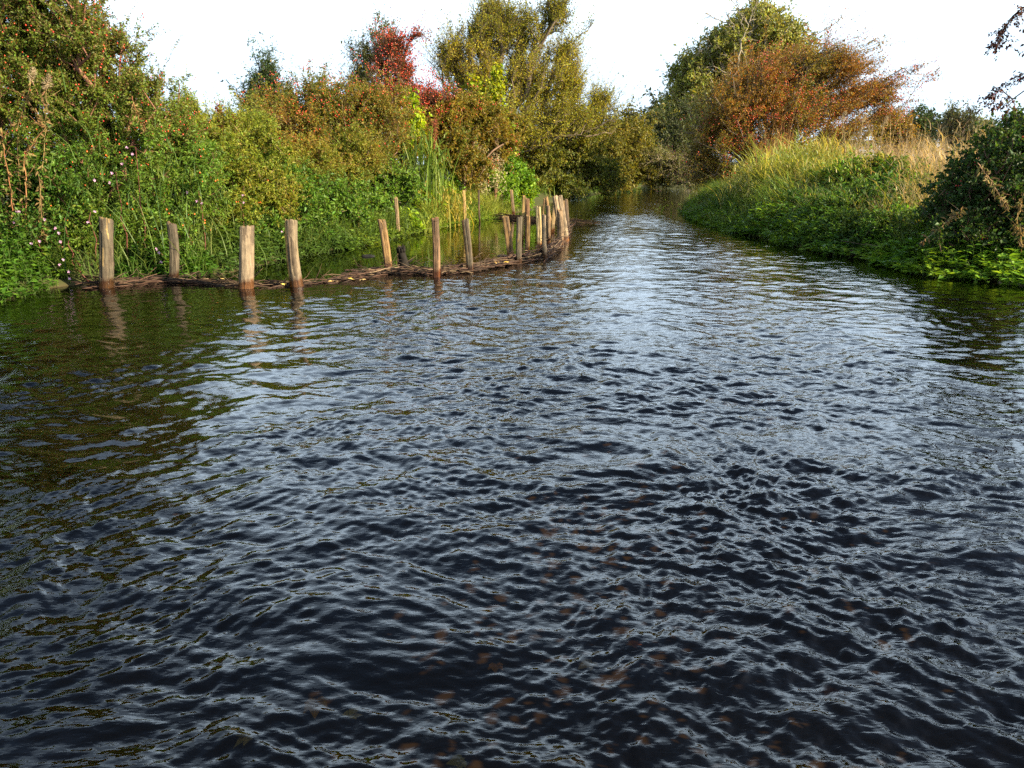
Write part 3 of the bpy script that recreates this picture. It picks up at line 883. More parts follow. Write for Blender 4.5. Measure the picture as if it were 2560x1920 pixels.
for i, pts in enumerate([[(1850, 260), (1845, 170), (1852, 110), (1872, 60), (1885, 20), (1898, -10)], [(1852, 110), (1835, 70), (1822, 40), (1835, 15)], [(1872, 60), (1850, 35), (1838, 8), (1862, -8)],
                         [(1835, 70), (1810, 55), (1775, 40), (1762, 32)], [(1845, 170), (1800, 120), (1770, 115), (1740, 135)], [(1850, 210), (1790, 165), (1750, 170)], [(1870, 90), (1905, 40), (1915, 5)], [(1845, 300), (1770, 190), (1752, 165), (1758, 190)], [(1960, 130), (2030, 90), (2070, 70), (2108, 44)]]):
    P = np.array([W(q[0], q[1], 71.5 + .3 * i) for q in pts])
    t = np.linspace(0, len(P) - 1, len(P) * 4)
    P = np.stack([np.interp(t, np.arange(len(P)), P[:, k]) for k in range(3)], 1) + rng.normal(0, .05, (len(t), 3))
    mb = MB(); polytube(P, np.linspace(.10 if i == 0 else .06, .015, len(t)), 6, (.20, .17, .12), mb)
    for j in range(len(t) - 3):
        if rng.random() < .7:
            d_ = norm(P[j + 2] - P[j] + rng.normal(0, .4, 3)); L_ = rng.uniform(.5, 1.6)
            polytube(np.array([P[j + 1], P[j + 1] + d_ * L_ * .5 + rng.normal(0, .06, 3), P[j + 1] + d_ * L_ + rng.normal(0, .15, 3)]), [.03, .02, .01], 5, (.20, .17, .12), mb)
    tag(mb.build('dead_branch', M_BARK, oak, True), 'bare grey dead branch')
for cx, cy, w_, h_, Y, lab, sd_ in [(1570, 355, 70, 85, 90, 'dark bushy tree closing the far end of the river, nearer the left sallow', 36), (1650, 335, 66, 105, 92, 'dark bushy tree closing the far end of the river below the oak', 37), (1740, 355, 70, 95, 93, 'dark bushy tree at the far bend behind the hawthorn skirt', 38)]:
    rb = base_at(cx, Y)
    shrub('alder_tree', lab, 'tree', rb, [(cx, cy, w_, h_, Y, 3), (cx - 20, cy + 45, w_, 34, Y - 2, 3), (cx + 20, cy + 60, w_, 26, Y - 3, 3)],
          [(.012, .018, .007), (.024, .03, .010), (.04, .045, .014)], n=260, leaf=.26, asp=.6, dens=6, twig=1.1, gap=.0, r_tip=.02, r_max=.2, bark=(.06, .05, .04), seed=sd_, crown_name='crown', stem_name='trunk', group='dark trees beyond the river bend',  # leaf tones darkened, the shade of the bend is put into the colour
          trunk=[rb + np.array([0, 0, -.3]), rb + np.array([0, 0, 1.2]), rb + np.array([.2, 0, 2.4])])
r4 = base_at(1735, 72)
shrub('willow_tree', 'grey green bushy willow in shade below the big oak at the bend', 'tree', r4,
      [(1640, 320, 50, 50, 70, 2), (1690, 350, 70, 60, 69, 2.5), (1640, 390, 50, 40, 68, 2), (1730, 300, 50, 60, 70, 2), (1650, 440, 60, 24, 68, 1.6), (1690, 445, 60, 24, 66, 1.6), (1640, 420, 50, 30, 67, 1.6)],
      [(.025, .035, .014), (.045, .055, .022), (.075, .085, .035)], n=330, leaf=.19, asp=.4, dens=3.8, twig=.9, gap=.1, gscale=1.3, r_tip=.012, r_max=.2, bark=(.11, .10, .08), seed=24, crown_name='crown', stem_name='trunk',
      trunk=[r4 + np.array([0, 0, -.2]), r4 + np.array([.2, 0, 1.5]), r4 + np.array([.3, .1, 3])])
r5 = base_at(1800, 62)
shrub('sallow_tree', 'pale leaved low sallow with bare grey boughs reaching over the far water', 'tree', r5,
      [(1650, 400, 60, 30, 60, 1.6), (1700, 420, 60, 36, 60, 1.6), (1620, 390, 30, 16, 60, .8)],
      [(.05, .055, .02), (.085, .09, .028), (.13, .12, .036)], n=150, leaf=.16, asp=.42, dens=2.2, twig=.7, gap=.2, gscale=.9, lift=.1, r_tip=.014, r_max=.12, bark=(.26, .21, .14), seed=25, crown_name='crown', stem_name='trunk',
      trunk=[r5 + np.array([0, 0, -.2]), r5 + np.array([-.8, -.2, 1.0]), r5 + np.array([-1.9, -.3, 1.5])])


def hawcol(pos, c, rng):
    g = vnoise(pos * .45, 91) + .45 * rng.normal(size=len(pos))
    rust = .72 * smooth(-.1, .9, g + .14 * (pos[:, 2] - 5.5))[:, None]
    return c * (1 - rust) + np.array([[.215, .080, .024]]) * (.75 + .5 * rng.random((len(pos), 1))) * rust


r6 = base_at(1900, 45.5)
shrub('hawthorn_tree', 'wide wind swept hawthorn in rust red and orange autumn leaf on the right bank', 'tree', r6,
      [(1900, 200, 130, 70, 45, 2.6), (2010, 160, 130, 60, 45.5, 2.6), (2110, 170, 80, 50, 45.5, 2), (1830, 270, 110, 70, 44.5, 2.6), (1960, 290, 150, 90, 45, 3), (2110, 250, 110, 60, 45.5, 2.4), (2200, 230, 50, 46, 45.5, 1.5),
       (1770, 340, 80, 60, 45, 2.4), (1880, 380, 140, 70, 45, 3), (2080, 340, 130, 60, 45, 2.6), (1740, 410, 60, 40, 46, 2), (1800, 440, 80, 40, 45, 2.2), (1760, 452, 70, 26, 47, 1.8), (1860, 462, 70, 26, 43, 1.8), (1950, 420, 110, 50, 43, 2.2), (2200, 290, 50, 30, 45.5, 1.4)],
      [(.05, .06, .014), (.09, .085, .018), (.13, .11, .022), (.16, .10, .022), (.13, .06, .02)], n=1300, leaf=.085, asp=.5, dens=2.2, twig=1.0, ntw=5, gap=.09, gscale=.9, lift=.12, bias=(.7, 0, .12), tspread=.5, shell=.55, r_tip=.010, r_max=.13, bark=(.15, .11, .075), seed=26, palf=hawcol, crown_name='crown', stem_name='trunk',
      berry=dict(pal=[(.32, .03, .015), (.40, .07, .02), (.26, .025, .015)], clusters=3400, per=5, r=.032, scatter=3.6, share=.9, where=lambda q: vnoise(q * .55, 44) > -.08),
      trunk=[r6 + np.array([0, 0, -.2]), r6 + np.array([.1, 0, 1.0]), r6 + np.array([.5, .1, 2.0])],
      att_extra=np.array([W(q[0], q[1], 45.3) for q in [(2260, 170), (2275, 185), (2300, 160), (2250, 215), (2270, 250), (2180, 100), (2200, 105), (2130, 95), (2285, 178), (2330, 185), (2310, 190), (2060, 60), (2090, 50)]]))
for cx, cy, w_, h_, Y, pal, lab, sd_ in [
        (2235, 310, 50, 34, 110, [(.10, .07, .02), (.15, .09, .02), (.08, .09, .02)], 'orange tinted distant tree just right of the hawthorn', 27),
        (2305, 300, 44, 40, 120, [(.018, .032, .012), (.03, .05, .018), (.05, .075, .02)], 'dark green round distant tree beyond the dry meadow', 28),
        (2400, 310, 56, 44, 100, [(.05, .06, .03), (.08, .09, .045), (.11, .115, .06)], 'pale grey green distant willow beyond the dry meadow', 29),
        (2470, 330, 50, 34, 105, [(.05, .06, .025), (.08, .09, .03), (.11, .10, .04)], 'olive distant tree partly behind the dark bramble', 30)]:
    rb = base_at(cx, Y)
    shrub('field_tree', lab, 'tree', rb, [(cx, cy, w_, h_, Y, 2.6), (cx - w_ * .5, cy + 25, w_ * .7, h_ * .8, Y, 2.4), (cx + w_ * .5, cy + 25, w_ * .7, h_ * .8, Y, 2.4), (cx, cy + 60, w_, h_, Y, 2.5)],
          pal, n=220, leaf=.30, asp=.6, dens=3.6, twig=1.1, gap=.1, gscale=1.8, r_tip=.02, r_max=.25, bark=(.08, .07, .05), seed=sd_, crown_name='crown', stem_name='trunk', group='distant trees beyond the meadow',
          trunk=[rb + np.array([0, 0, -.3]), rb + np.array([0, 0, 1.6]), rb + np.array([.2, 0, 3.0])])

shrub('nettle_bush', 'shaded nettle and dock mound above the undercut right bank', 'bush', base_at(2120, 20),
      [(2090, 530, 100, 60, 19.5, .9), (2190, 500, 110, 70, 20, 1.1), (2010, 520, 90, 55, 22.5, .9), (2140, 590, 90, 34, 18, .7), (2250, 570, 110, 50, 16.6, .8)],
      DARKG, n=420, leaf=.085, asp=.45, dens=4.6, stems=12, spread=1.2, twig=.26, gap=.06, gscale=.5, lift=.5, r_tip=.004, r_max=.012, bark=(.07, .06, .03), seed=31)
shrub('nettle_bush', 'bright nettle clump between the tall reed grass and the shaded dock mound', 'bush', base_at(2180, 25),
      [(2150, 440, 110, 50, 24.5, 1.1), (2260, 440, 90, 50, 23, 1.0), (2060, 470, 80, 40, 25.5, .9)],
      MIDG, n=260, leaf=.09, asp=.45, dens=4.2, stems=10, spread=1.1, twig=.28, gap=.08, gscale=.5, lift=.5, r_tip=.004, r_max=.012, bark=(.07, .07, .03), seed=32)
shrub('bramble_bush', 'large near black bramble mound with a few red berries at the right edge', 'bush', base_at(2520, 14.2),
      [(2500, 400, 110, 100, 14.4, 1.1), (2570, 340, 90, 80, 14.6, 1.0), (2430, 480, 100, 90, 14.4, 1.0), (2540, 500, 130, 100, 14, 1.0), (2370, 520, 70, 70, 14.8, .8), (2420, 590, 120, 50, 13.8, .7), (2560, 610, 90, 50, 13.4, .6)],
      [(.01, .022, .007), (.018, .038, .01), (.03, .055, .014), (.05, .08, .018)], n=420, leaf=.075, asp=.6, dens=4.8, stems=9, spread=1.0, twig=.28, gap=.1, gscale=.45, r_tip=.005, r_max=.02, bark=(.09, .05, .035),
      berry=dict(pal=[(.30, .012, .012), (.38, .03, .02)], clusters=50, per=4, r=.014, scatter=3), seed=33)
shrub('young_shoot', 'thin dark leafy sapling poking above the dry meadow beside the bramble', 'sapling', base_at(2392, 22),
      [(2392, 330, 16, 70, 22, .2), (2420, 300, 26, 30, 22, .3), (2375, 300, 10, 36, 22, .2)],
      [(.03, .035, .02), (.06, .065, .03)], n=34, leaf=.07, asp=.4, dens=1.6, stems=2, spread=.1, twig=.3, gap=0, lift=1.0, r_tip=.005, r_max=.02, bark=(.06, .04, .03), seed=34)

for i, (cx, cy, r_, Y, lf, pal, lab) in enumerate([
        (1815, 545, 34, 31, .10, MIDG, 'leafy clump low on the tip of the right bank tongue'),
        (1880, 520, 44, 30, .12, DARKG, 'dark herb mound half way along the right bank tongue'),
        (1925, 575, 36, 26, .11, BRIGHTG, 'bright broad leaved clump at the water edge of the tongue'),
        (1990, 560, 46, 25, .12, MIDG, 'tall leafy dock clump behind the bright one on the tongue'),
        (2040, 600, 40, 22, .11, DARKG[1:], 'leafy mound drooping over the start of the undercut bank'),
        (2090, 480, 50, 24, .12, DARKG, 'dark nettle tower in the middle of the right bank slope'),
        (2200, 420, 46, 24, .11, OLIVE, 'olive weed clump against the straw meadow'),
        (2300, 480, 50, 20, .10, MIDG, 'fresh green bush between the nettles and the dark bramble'),
        (2240, 530, 40, 18, .10, DARKG, 'dark hollow nettle clump above the root tangle')]):
    k_ = px_size(Y)
    shrub('nettle_bush', lab, 'bush', base_at(cx, Y), [(cx, cy, r_, r_ * .9, Y, r_ * k_), (cx - r_ * .7, cy + r_ * .5, r_ * .7, r_ * .6, Y, r_ * k_), (cx + r_ * .7, cy + r_ * .4, r_ * .8, r_ * .6, Y, r_ * k_)],
          pal, n=90, leaf=lf, asp=.5, dens=3.6, stems=7, spread=.4, twig=.26, gap=.08, gscale=.4, lift=.5, r_tip=.004, r_max=.012, bark=(.07, .06, .03), seed=500 + i)

# hawthorn whose boughs reach into the picture from the right
rh = G(12.6, 12.2)
shrub('hawthorn_tree', 'hawthorn at the right edge whose dark berried twigs hang across the sky', 'tree', rh,
      [(2700, 100, 90, 90, 12.6, .9), (2760, 60, 140, 150, 12.6, 1.2), (2900, -60, 160, 130, 12.4, 1.3)],
      [(.02, .022, .012), (.05, .03, .02), (.07, .025, .02), (.04, .045, .02)], n=170, leaf=.045, asp=.55, dens=1.5, twig=.20, gap=.1, gscale=.6, droop=.5, lift=0, r_tip=.004, r_max=.09, bark=(.06, .045, .04), seed=35, crown_name='crown', stem_name='trunk',
      berry=dict(pal=[(.20, .012, .02), (.28, .02, .03)], clusters=200, per=3, r=.010, scatter=3),
      trunk=[rh + np.array([0, 0, -.2]), rh + np.array([0, 0, 1.3]), rh + np.array([-.2, 0, 2.4])],
      att_extra=np.array([W(q[0], q[1], 12.4) for q in [(2484, 118), (2492, 100), (2500, 85), (2512, 70), (2524, 52), (2540, 36), (2556, 20), (2486, 240), (2500, 222), (2520, 205), (2545, 190), (2480, 250), (2510, 262), (2500, 275)]]))

# ------------------------------------------------------------------ herbs and grasses
def poly_points(rng, n_, px_poly, z=0.0):
    P = np.array([at(*q, z)[:2] for q in px_poly])
    return poly_world(rng, n_, P)


def poly_world(rng, n_, P):
    lo, hi = P.min(0), P.max(0)
    out_ = np.zeros((0, 2))
    while len(out_) < n_:
        q = rng.uniform(lo, hi, (n_ * 3, 2))
        out_ = np.concatenate([out_, q[inside(q, P)]])
    return out_[:n_]


def grass(name, label, P, n_, h, wd, pal, seed, bend=(.3, .9), kind='stuff', cat='grass', dry=False, clump=.6, zoff=0, mat=None, levels=4, hvar=None):
    rng = np.random.default_rng(seed)
    xy = poly_world(rng, int(n_ * 1.5), np.array(P, float))
    keep = vnoise(xy / clump, seed) + rng.normal(0, .5, len(xy)) > -.35
    xy = xy[keep][:n_]
    z = np.maximum(ground_z(xy), -.05) + zoff
    base = np.column_stack([xy, z])
    k = len(base)
    hh = h * rng.uniform(.5, 1.15, k) * (1 + .7 * vnoise(xy / (clump * 1.7), seed + 1))
    if hvar is not None: hh = hh * hvar(xy)
    u = .5 + .5 * vnoise(xy / (clump * 1.3), seed + 2)
    c = grad(pal, u * .55 + rng.random(k) * .45) * rng.uniform(.75, 1.25, (k, 1))
    az = rng.uniform(0, 2 * pi, k)
    V, F, C = blades(rng, base, hh, rng.uniform(*bend, k), wd * rng.uniform(.6, 1.3, k), c, az, levels)
    o = mesh_object(name, V, F, mat or (M_DRY if dry else M_LEAF), C)
    return tag(o, label, cat, kind=kind)


RG = [(.10, .15, .02), (.16, .20, .03), (.24, .24, .05), (.30, .25, .07)]
TAN = [(.26, .19, .09), (.34, .26, .13), (.30, .20, .11), (.20, .17, .06)]
wp = lambda *qs: [tuple(base_at(px, Y)[:2]) for px, Y in qs]
grass('reed_grass', 'tall pale green reed grass lit by the sun on the right bank below the hawthorn', wp((1850, 33), (1900, 27), (2080, 25), (2120, 30), (2060, 34)), 5200, 1.6, .038, RG, 41, (.35, 1.1), clump=.7)
grass('reed_grass', 'small stand of rust brown dry reeds in front of the hawthorn', wp((1880, 38), (1900, 33), (1960, 33), (1960, 38)), 420, 2.3, .018, [(.20, .09, .03), (.28, .14, .05), (.22, .15, .06)], 42, (.05, .35), dry=True)
grass('meadow_grass', 'long bleached straw coloured meadow grass on top of the right bank', wp((2030, 40), (2060, 29), (2180, 25.5), (2330, 21), (2560, 17), (2640, 34), (2300, 44)), 16000, 1.2, .011, TAN, 43, (.15, .8), dry=True, clump=1.1)
grass('seed_stems', 'scattered tall tan seed stems standing above the reeds and straw meadow', wp((1860, 32), (1950, 27), (2100, 24.5), (2300, 20.5), (2480, 17.5), (2600, 34), (2100, 42)), 420, 1.9, .014, [(.30, .21, .10), (.38, .28, .15), (.26, .15, .07)], 603, (.03, .45), dry=True, clump=1.5)
grass('bank_weeds', 'coarse broad leaved weeds and rank grass breaking up the right bank slope', wp((1790, 34), (1900, 27.5), (2060, 21.5), (2200, 17.5), (2330, 15.5), (2330, 20), (2150, 25), (1900, 32)), 2600, .9, .06, [(.025, .06, .01), (.06, .11, .016), (.12, .16, .025), (.18, .16, .04), (.10, .06, .025)], 604, (.5, 1.7), clump=.9)
grass('bank_grass', 'lush green grass covering the low tongue of the right bank', [tuple(at(*q)[:2]) for q in [(1705, 526), (1730, 546), (1830, 576), (1950, 606), (2010, 622)]] + wp((2040, 22), (1960, 26), (1880, 31), (1800, 36), (1760, 38)), 13000, .50, .024,
      [(.025, .065, .010), (.05, .11, .014), (.09, .15, .02), (.15, .17, .035), (.17, .13, .05)], 44, (.5, 1.6), clump=.8, hvar=lambda q: .55 + 1.5 * smooth(.2, 2.2, river_sd(q)))
grass('bank_grass', 'rank green grass of the shaded slope between the tongue and the dark bramble', wp((1950, 27), (2040, 21.5), (2150, 17.6), (2300, 14.6), (2420, 13.6), (2400, 20), (2200, 25), (2050, 28)), 4200, .75, .024,
      [(.02, .045, .01), (.04, .075, .014), (.07, .10, .02), (.12, .12, .04)], 45, (.4, 1.2), clump=.6)
grass('bank_grass', 'tangled grass and herb growth under the left bank bushes', [tuple(q) for q in left[1:14]] + wp((1240, 38), (1000, 30), (700, 23), (300, 19), (-60, 18), (-60, 13)), 17000, .6, .016,
      [(.025, .055, .012), (.05, .09, .016), (.09, .13, .02), (.15, .15, .035)], 46, (.4, 1.3), clump=.6)
grass('bank_grass', 'sunlit yellow green sedge along the backwater under the flag leaves', [tuple(at(*q)[:2]) for q in [(1060, 582), (1160, 558), (1230, 546), (1290, 534)]] + wp((1270, 35), (1180, 33), (1060, 27)), 6000, .65, .026,
      [(.08, .13, .02), (.14, .19, .025), (.20, .22, .035), (.24, .20, .05)], 47, (.4, 1.3), clump=.5)
grass('field_grass', 'rough grass of the far bank under the trees', [tuple(q) for q in left[14:]] + wp((1560, 90), (1450, 75), (1300, 50), (1270, 40)), 6000, .8, .03, MIDG, 48, (.4, 1.2), clump=1.2)
grass('field_grass', 'rough shaded grass under the wide hawthorn', [tuple(q) for q in right[:6]] + wp((1800, 35), (1900, 36), (2150, 42), (2100, 60), (1800, 75)), 7000, .8, .03, OLIVE, 49, (.4, 1.2), clump=1.2)

grass('field_grass', 'rough grass of the near right bank behind the dark bramble', [(9.4, 8), (9.6, 12), (10.5, 15), (14, 20), (24, 24), (26, 6), (12, 3)], 9000, .7, .02, [(.05, .08, .015), (.10, .12, .025), (.18, .15, .05)], 601, (.4, 1.3), clump=1.0)
grass('field_grass', 'rough grass of the near left bank under the off side willows', [(-8.6, 6), (-8.4, 9), (-8.2, 11), (-10, 16), (-18, 18), (-20, 4), (-10, 2)], 7000, .7, .02, [(.03, .06, .012), (.06, .09, .018), (.12, .13, .03)], 602, (.4, 1.3), clump=1.0)


def reed_clump(name, label, cat, px, Y, n_, h, wd, pal, seed, spread=.4, bend=(.15, .7), group=None):
    rng = np.random.default_rng(seed)
    b = base_at(px, Y)
    th = thing(name, label, cat, b, group)
    xy = b[:2] + rng.normal(0, spread, (n_, 2))
    base = np.column_stack([xy, ground_z(xy)])
    hh = h * rng.uniform(.6, 1.1, n_)
    mb = MB()
    mb.add(*blades(rng, base, hh, rng.uniform(*bend, n_), wd * rng.uniform(.7, 1.2, n_), grad(pal, rng.random(n_)) * rng.uniform(.8, 1.2, (n_, 1)), None, 6))
    mb.build('blades', M_LEAF, th)
    # side leaves part way up the stems
    k = n_ * 4
    q = rng.integers(0, n_, k); t = rng.uniform(.25, .95, k)
    p_ = base[q].copy(); p_[:, 2] += hh[q] * t; p_[:, :2] += rng.normal(0, .06, (k, 2))
    mb = MB()
    mb.add(*blades(rng, p_, h * rng.uniform(.12, .3, k), rng.uniform(.7, 1.6, k), wd * rng.uniform(.5, .9, k), grad(pal, rng.random(k)) * rng.uniform(.8, 1.2, (k, 1)), None, 4))
    mb.build('side_leaves', M_LEAF, th)
    return th


reed_clump('reed_clump', 'dense arching green reeds hanging over the first posts on the left bank', 'reeds', 345, 14.0, 80, 2.5, .015, [(.03, .07, .018), (.06, .11, .025), (.10, .15, .03)], 51, .6, (.5, 1.3))
reed_clump('reed_clump', 'green reeds with loose tops in front of the tall wild rose', 'reeds', 215, 13.9, 45, 2.9, .015, [(.04, .08, .02), (.07, .12, .03), (.12, .15, .04)], 52, .5, (.5, 1.2))
reed_clump('reed_clump', 'low mixed reeds behind the round splintered post', 'reeds', 470, 14.6, 70, 1.5, .015, [(.04, .08, .016), (.08, .12, .02), (.14, .16, .04)], 53, .6, (.5, 1.4))
reed_clump('flag_iris', 'upright clump of sword shaped blue green flag leaves by the backwater', 'iris', 1065, 26.0, 70, 2.7, .055, [(.055, .105, .014), (.09, .145, .018), (.14, .18, .025)], 54, .38, (.02, .35))
reed_clump('flag_iris', 'yellowing flag leaves at the foot of the sword leaved clump', 'iris', 1105, 25.4, 40, 1.2, .045, [(.24, .20, .03), (.30, .22, .04), (.16, .18, .03)], 55, .4, (.3, .9))


def herb_patch(name, label, px_poly, n_, h, leaf, asp, pal, seed, nst=9, zb=0.0, cat='watercress'):
    """low leafy plants: stems with whorls of leaves, rooted at the water's edge"""
    rng = np.random.default_rng(seed)
    xy = poly_points(rng, n_, px_poly)
    c0 = np.append(xy.mean(0), 0)
    th = thing(name, label, cat, c0)
    P = np.array([at(*q)[:2] for q in px_poly])
    edge = line_dist(xy, P, True)
    hh = h * (.35 + .65 * smooth(0, .6, edge)) * rng.uniform(.6, 1.2, n_) * (1 + .45 * vnoise(xy / .5, seed))
    b = np.column_stack([xy, np.maximum(ground_z(xy), -.02) + zb])
    tip = b + np.column_stack([rng.normal(0, .09, (n_, 2)), hh])
    mbs, mbl = MB(), MB()
    mbs.add(*tubes(b, tip, .006, .004, 4, (.06, .10, .02)))
    q = np.repeat(np.arange(n_), nst)
    k = len(q)
    t = rng.uniform(.25, 1.05, k)
    pos = b[q] + (tip - b)[q] * t[:, None]
    az = rng.uniform(0, 2 * pi, k)
    d = np.stack([np.cos(az), np.sin(az), rng.uniform(-.2, .7, k)], 1)
    nr_ = norm(np.stack([-np.cos(az) * .4, -np.sin(az) * .4, np.ones(k)], 1) + rng.normal(0, .3, (k, 3)))
    L = leaf * rng.uniform(.5, 1.2, k)
    u = (.5 + .5 * vnoise(xy / .7, seed + 3))[q]
    c = grad(pal, u * .6 + .4 * rng.random(k)) * rng.uniform(.75, 1.25, (k, 1))
    mbl.add(*leaves(pos, d, nr_, L, L * asp, c, .12))
    mbs.build('stems', M_LEAF, th); mbl.build('foliage', M_LEAF, th)
    return th


CRESS = [(.025, .075, .010), (.05, .12, .012), (.09, .17, .014), (.15, .22, .02)]
reed_clump('reed_clump', 'pale arching reed tuft catching the sun at the left end of the right bank reeds', 'reeds', 1895, 31.0, 70, 1.7, .05, RG, 151, .5, (.3, 1.0))
reed_clump('reed_clump', 'tallest sunlit reed tuft below the middle of the hawthorn', 'reeds', 1970, 29.0, 90, 2.1, .05, RG, 152, .6, (.25, .9))
reed_clump('reed_clump', 'yellowing reed tuft where the reeds meet the straw meadow', 'reeds', 2060, 28.0, 70, 1.9, .045, [(.22, .18, .04), (.30, .22, .06), (.20, .21, .04)], 153, .5, (.25, .9))
reed_clump('reed_clump', 'green reed tuft bending over the middle of the right bank tongue', 'reeds', 1940, 25.5, 60, 1.1, .035, [(.05, .11, .02), (.09, .15, .025), (.16, .19, .04)], 154, .5, (.5, 1.3))
reed_clump('reed_clump', 'ragged grass tuft above the undercut on the right bank', 'reeds', 2080, 20.5, 60, 1.0, .026, [(.06, .11, .02), (.12, .15, .03), (.20, .18, .06)], 155, .45, (.5, 1.3))
reed_clump('reed_clump', 'loose straw streaked grass tuft between nettles and bramble', 'reeds', 2290, 17.5, 70, 1.5, .022, [(.08, .11, .02), (.20, .17, .06), (.28, .20, .10)], 156, .45, (.3, 1.0))
PR_ = [(.12, .16, .03), (.20, .22, .05), (.28, .26, .07), (.32, .26, .09)]
for i, (px, Y, n_, h_, pal, lab) in enumerate([
        (1880, 29.0, 70, 1.5, PR_, 'pale sunlit reed tuft nearest the tip of the tongue'),
        (1925, 27.5, 80, 1.7, PR_, 'broad pale reed tuft right of the one nearest the tip'),
        (1990, 26.5, 80, 1.6, PR_, 'pale drooping reed tuft in the middle of the reed bed'),
        (2040, 25.5, 70, 1.5, RG, 'greenish reed tuft towards the right of the reed bed'),
        (2110, 24.0, 60, 1.3, PR_, 'straw tipped reed tuft above the dark nettle tower'),
        (2000, 23.0, 55, .9, MIDG, 'arching green grass tuft above the water in the middle of the tongue'),
        (1840, 29.5, 60, .8, BRIGHTG, 'bright bent grass tuft on the point of the tongue'),
        (1760, 33.0, 60, .6, BRIGHTG, 'lowest bright grass tuft at the very tip of the tongue'),
        (2160, 18.5, 50, .9, DARKG[1:], 'dark grass tuft hanging over the root tangle'),
        (2370, 18.5, 70, 1.7, TAN, 'straw coloured tuft standing just left of the dark bramble'),
        (2320, 22.0, 70, 1.8, TAN, 'tall bleached tuft in the right half of the meadow')]):
    reed_clump('reed_clump', lab, 'reeds', px, Y, n_, h_, .042 if Y > 22 else .026, pal, 540 + i, .55, (.4, 1.4))
herb_patch('watercress_patch', 'bright watercress bed floating out from the near right bank', [(2135, 645), (2200, 636), (2330, 640), (2470, 650), (2600, 655), (2600, 722), (2450, 706), (2310, 692), (2220, 672)], 1100, .38, .16, .44, [(.04, .11, .012), (.08, .18, .016), (.14, .24, .02), (.22, .28, .03)], 61)
herb_patch('watercress_patch', 'low green waterside herbs below the far left thicket', [(-120, 778), (0, 762), (110, 730), (185, 702), (150, 690), (0, 690), (-140, 700)], 620, .34, .12, .42, CRESS, 62)
herb_patch('watercress_patch', 'leafy green herbs between the two left hand log posts', [(300, 704), (420, 699), (530, 690), (540, 676), (430, 672), (300, 680)], 420, .36, .12, .42, CRESS[:3], 63)
herb_patch('balsam_leaves', 'broad drooping dark green leaves over the water behind the round splintered post', [(540, 672), (640, 660), (730, 640), (700, 622), (600, 640), (530, 655)], 330, .5, .19, .36, DARKG[1:], 64, cat='balsam')
herb_patch('waterside_herb', 'fresh green marsh plants at the foot of the right bank tongue', [(1830, 584), (1900, 596), (1950, 616), (2010, 626), (2080, 642), (2130, 646), (2140, 612), (2000, 590), (1880, 556)], 620, .5, .17, .42, CRESS, 65, cat='herbs')

herb_patch('waterside_herb', 'dark leafy herbs trailing into the backwater below the nettle clump', [(560, 690), (700, 655), (800, 636), (880, 622), (860, 604), (720, 628), (560, 662)], 620, .55, .12, .42, DARKG[1:], 66, cat='herbs')
herb_patch('waterside_herb', 'light green herbs edging the backwater below the elder', [(860, 628), (940, 612), (1050, 584), (1100, 570), (1080, 556), (960, 580), (860, 604)], 600, .38, .13, .42, MIDG, 67, cat='herbs')
herb_patch('waterside_herb', 'yellow green herbs and sedge tufts reaching the dark raft', [(1080, 577), (1160, 559), (1240, 547), (1250, 536), (1160, 544), (1080, 560)], 460, .36, .14, .36, BRIGHTG, 68, cat='herbs')
herb_patch('waterside_herb', 'low bright leaves fringing the outer tip of the right bank tongue', [(1698, 528), (1730, 552), (1790, 572), (1850, 588), (1880, 574), (1800, 552), (1740, 530)], 520, .32, .15, .36, CRESS[1:], 600, cat='herbs')
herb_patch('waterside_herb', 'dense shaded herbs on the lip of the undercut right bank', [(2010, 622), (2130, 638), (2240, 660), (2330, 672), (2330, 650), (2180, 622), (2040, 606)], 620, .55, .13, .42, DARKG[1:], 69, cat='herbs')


def balsam(px, py_top, Y, label, seed, nf):
    rng = np.random.default_rng(seed)
    b = base_at(px, Y)
    top = W(px + rng.normal(0, 8), py_top, Y)
    th = thing('balsam_plant', label, 'flower', b, 'pink balsam plants on the left bank')
    t = np.linspace(0, 1, 7)[:, None]
    P = b + (top - b) * t + rng.normal(0, .02, (7, 3))
    mb = MB(); polytube(P, np.linspace(.013, .005, 7), 6, (.14, .05, .035), mb); mb.build('stem', M_LEAF, th, True)
    k = 42
    tt = rng.uniform(.35, 1, k); pos = b + (top - b) * tt[:, None]
    az = rng.uniform(0, 2 * pi, k)
    d = np.stack([np.cos(az), np.sin(az), rng.uniform(-.5, .3, k)], 1)
    nr_ = norm(rng.normal(0, .3, (k, 3)) + np.array([0, 0, 1]))
    L = .14 * rng.uniform(.5, 1.1, k)
    mb = MB(); mb.add(*leaves(pos, d, nr_, L, L * .34, grad(MIDG, rng.random(k)))); mb.build('leaves', M_LEAF, th)
    for i in range(nf):
        c = top + np.array([rng.normal(0, .12), -.12 - rng.random() * .15, -.10 * i + rng.normal(0, .05)])
        m_ = 7
        az = rng.uniform(0, 2 * pi, m_)
        d = np.stack([np.cos(az), np.full(m_, -.3), np.sin(az)], 1)
        mb = MB()
        mb.add(*leaves(np.repeat(c[None], m_, 0), d, norm(np.tile([0, -1., .2], (m_, 1)) + rng.normal(0, .3, (m_, 3))), .027, .024, grad([(.40, .20, .32), (.48, .32, .42), (.34, .15, .28)], rng.random(m_)), .1))
        mb.add(*berries((c + np.array([0, .012, 0]))[None], .014, (.36, .2, .28)))
        mb.build('flower', M_PETAL, th)


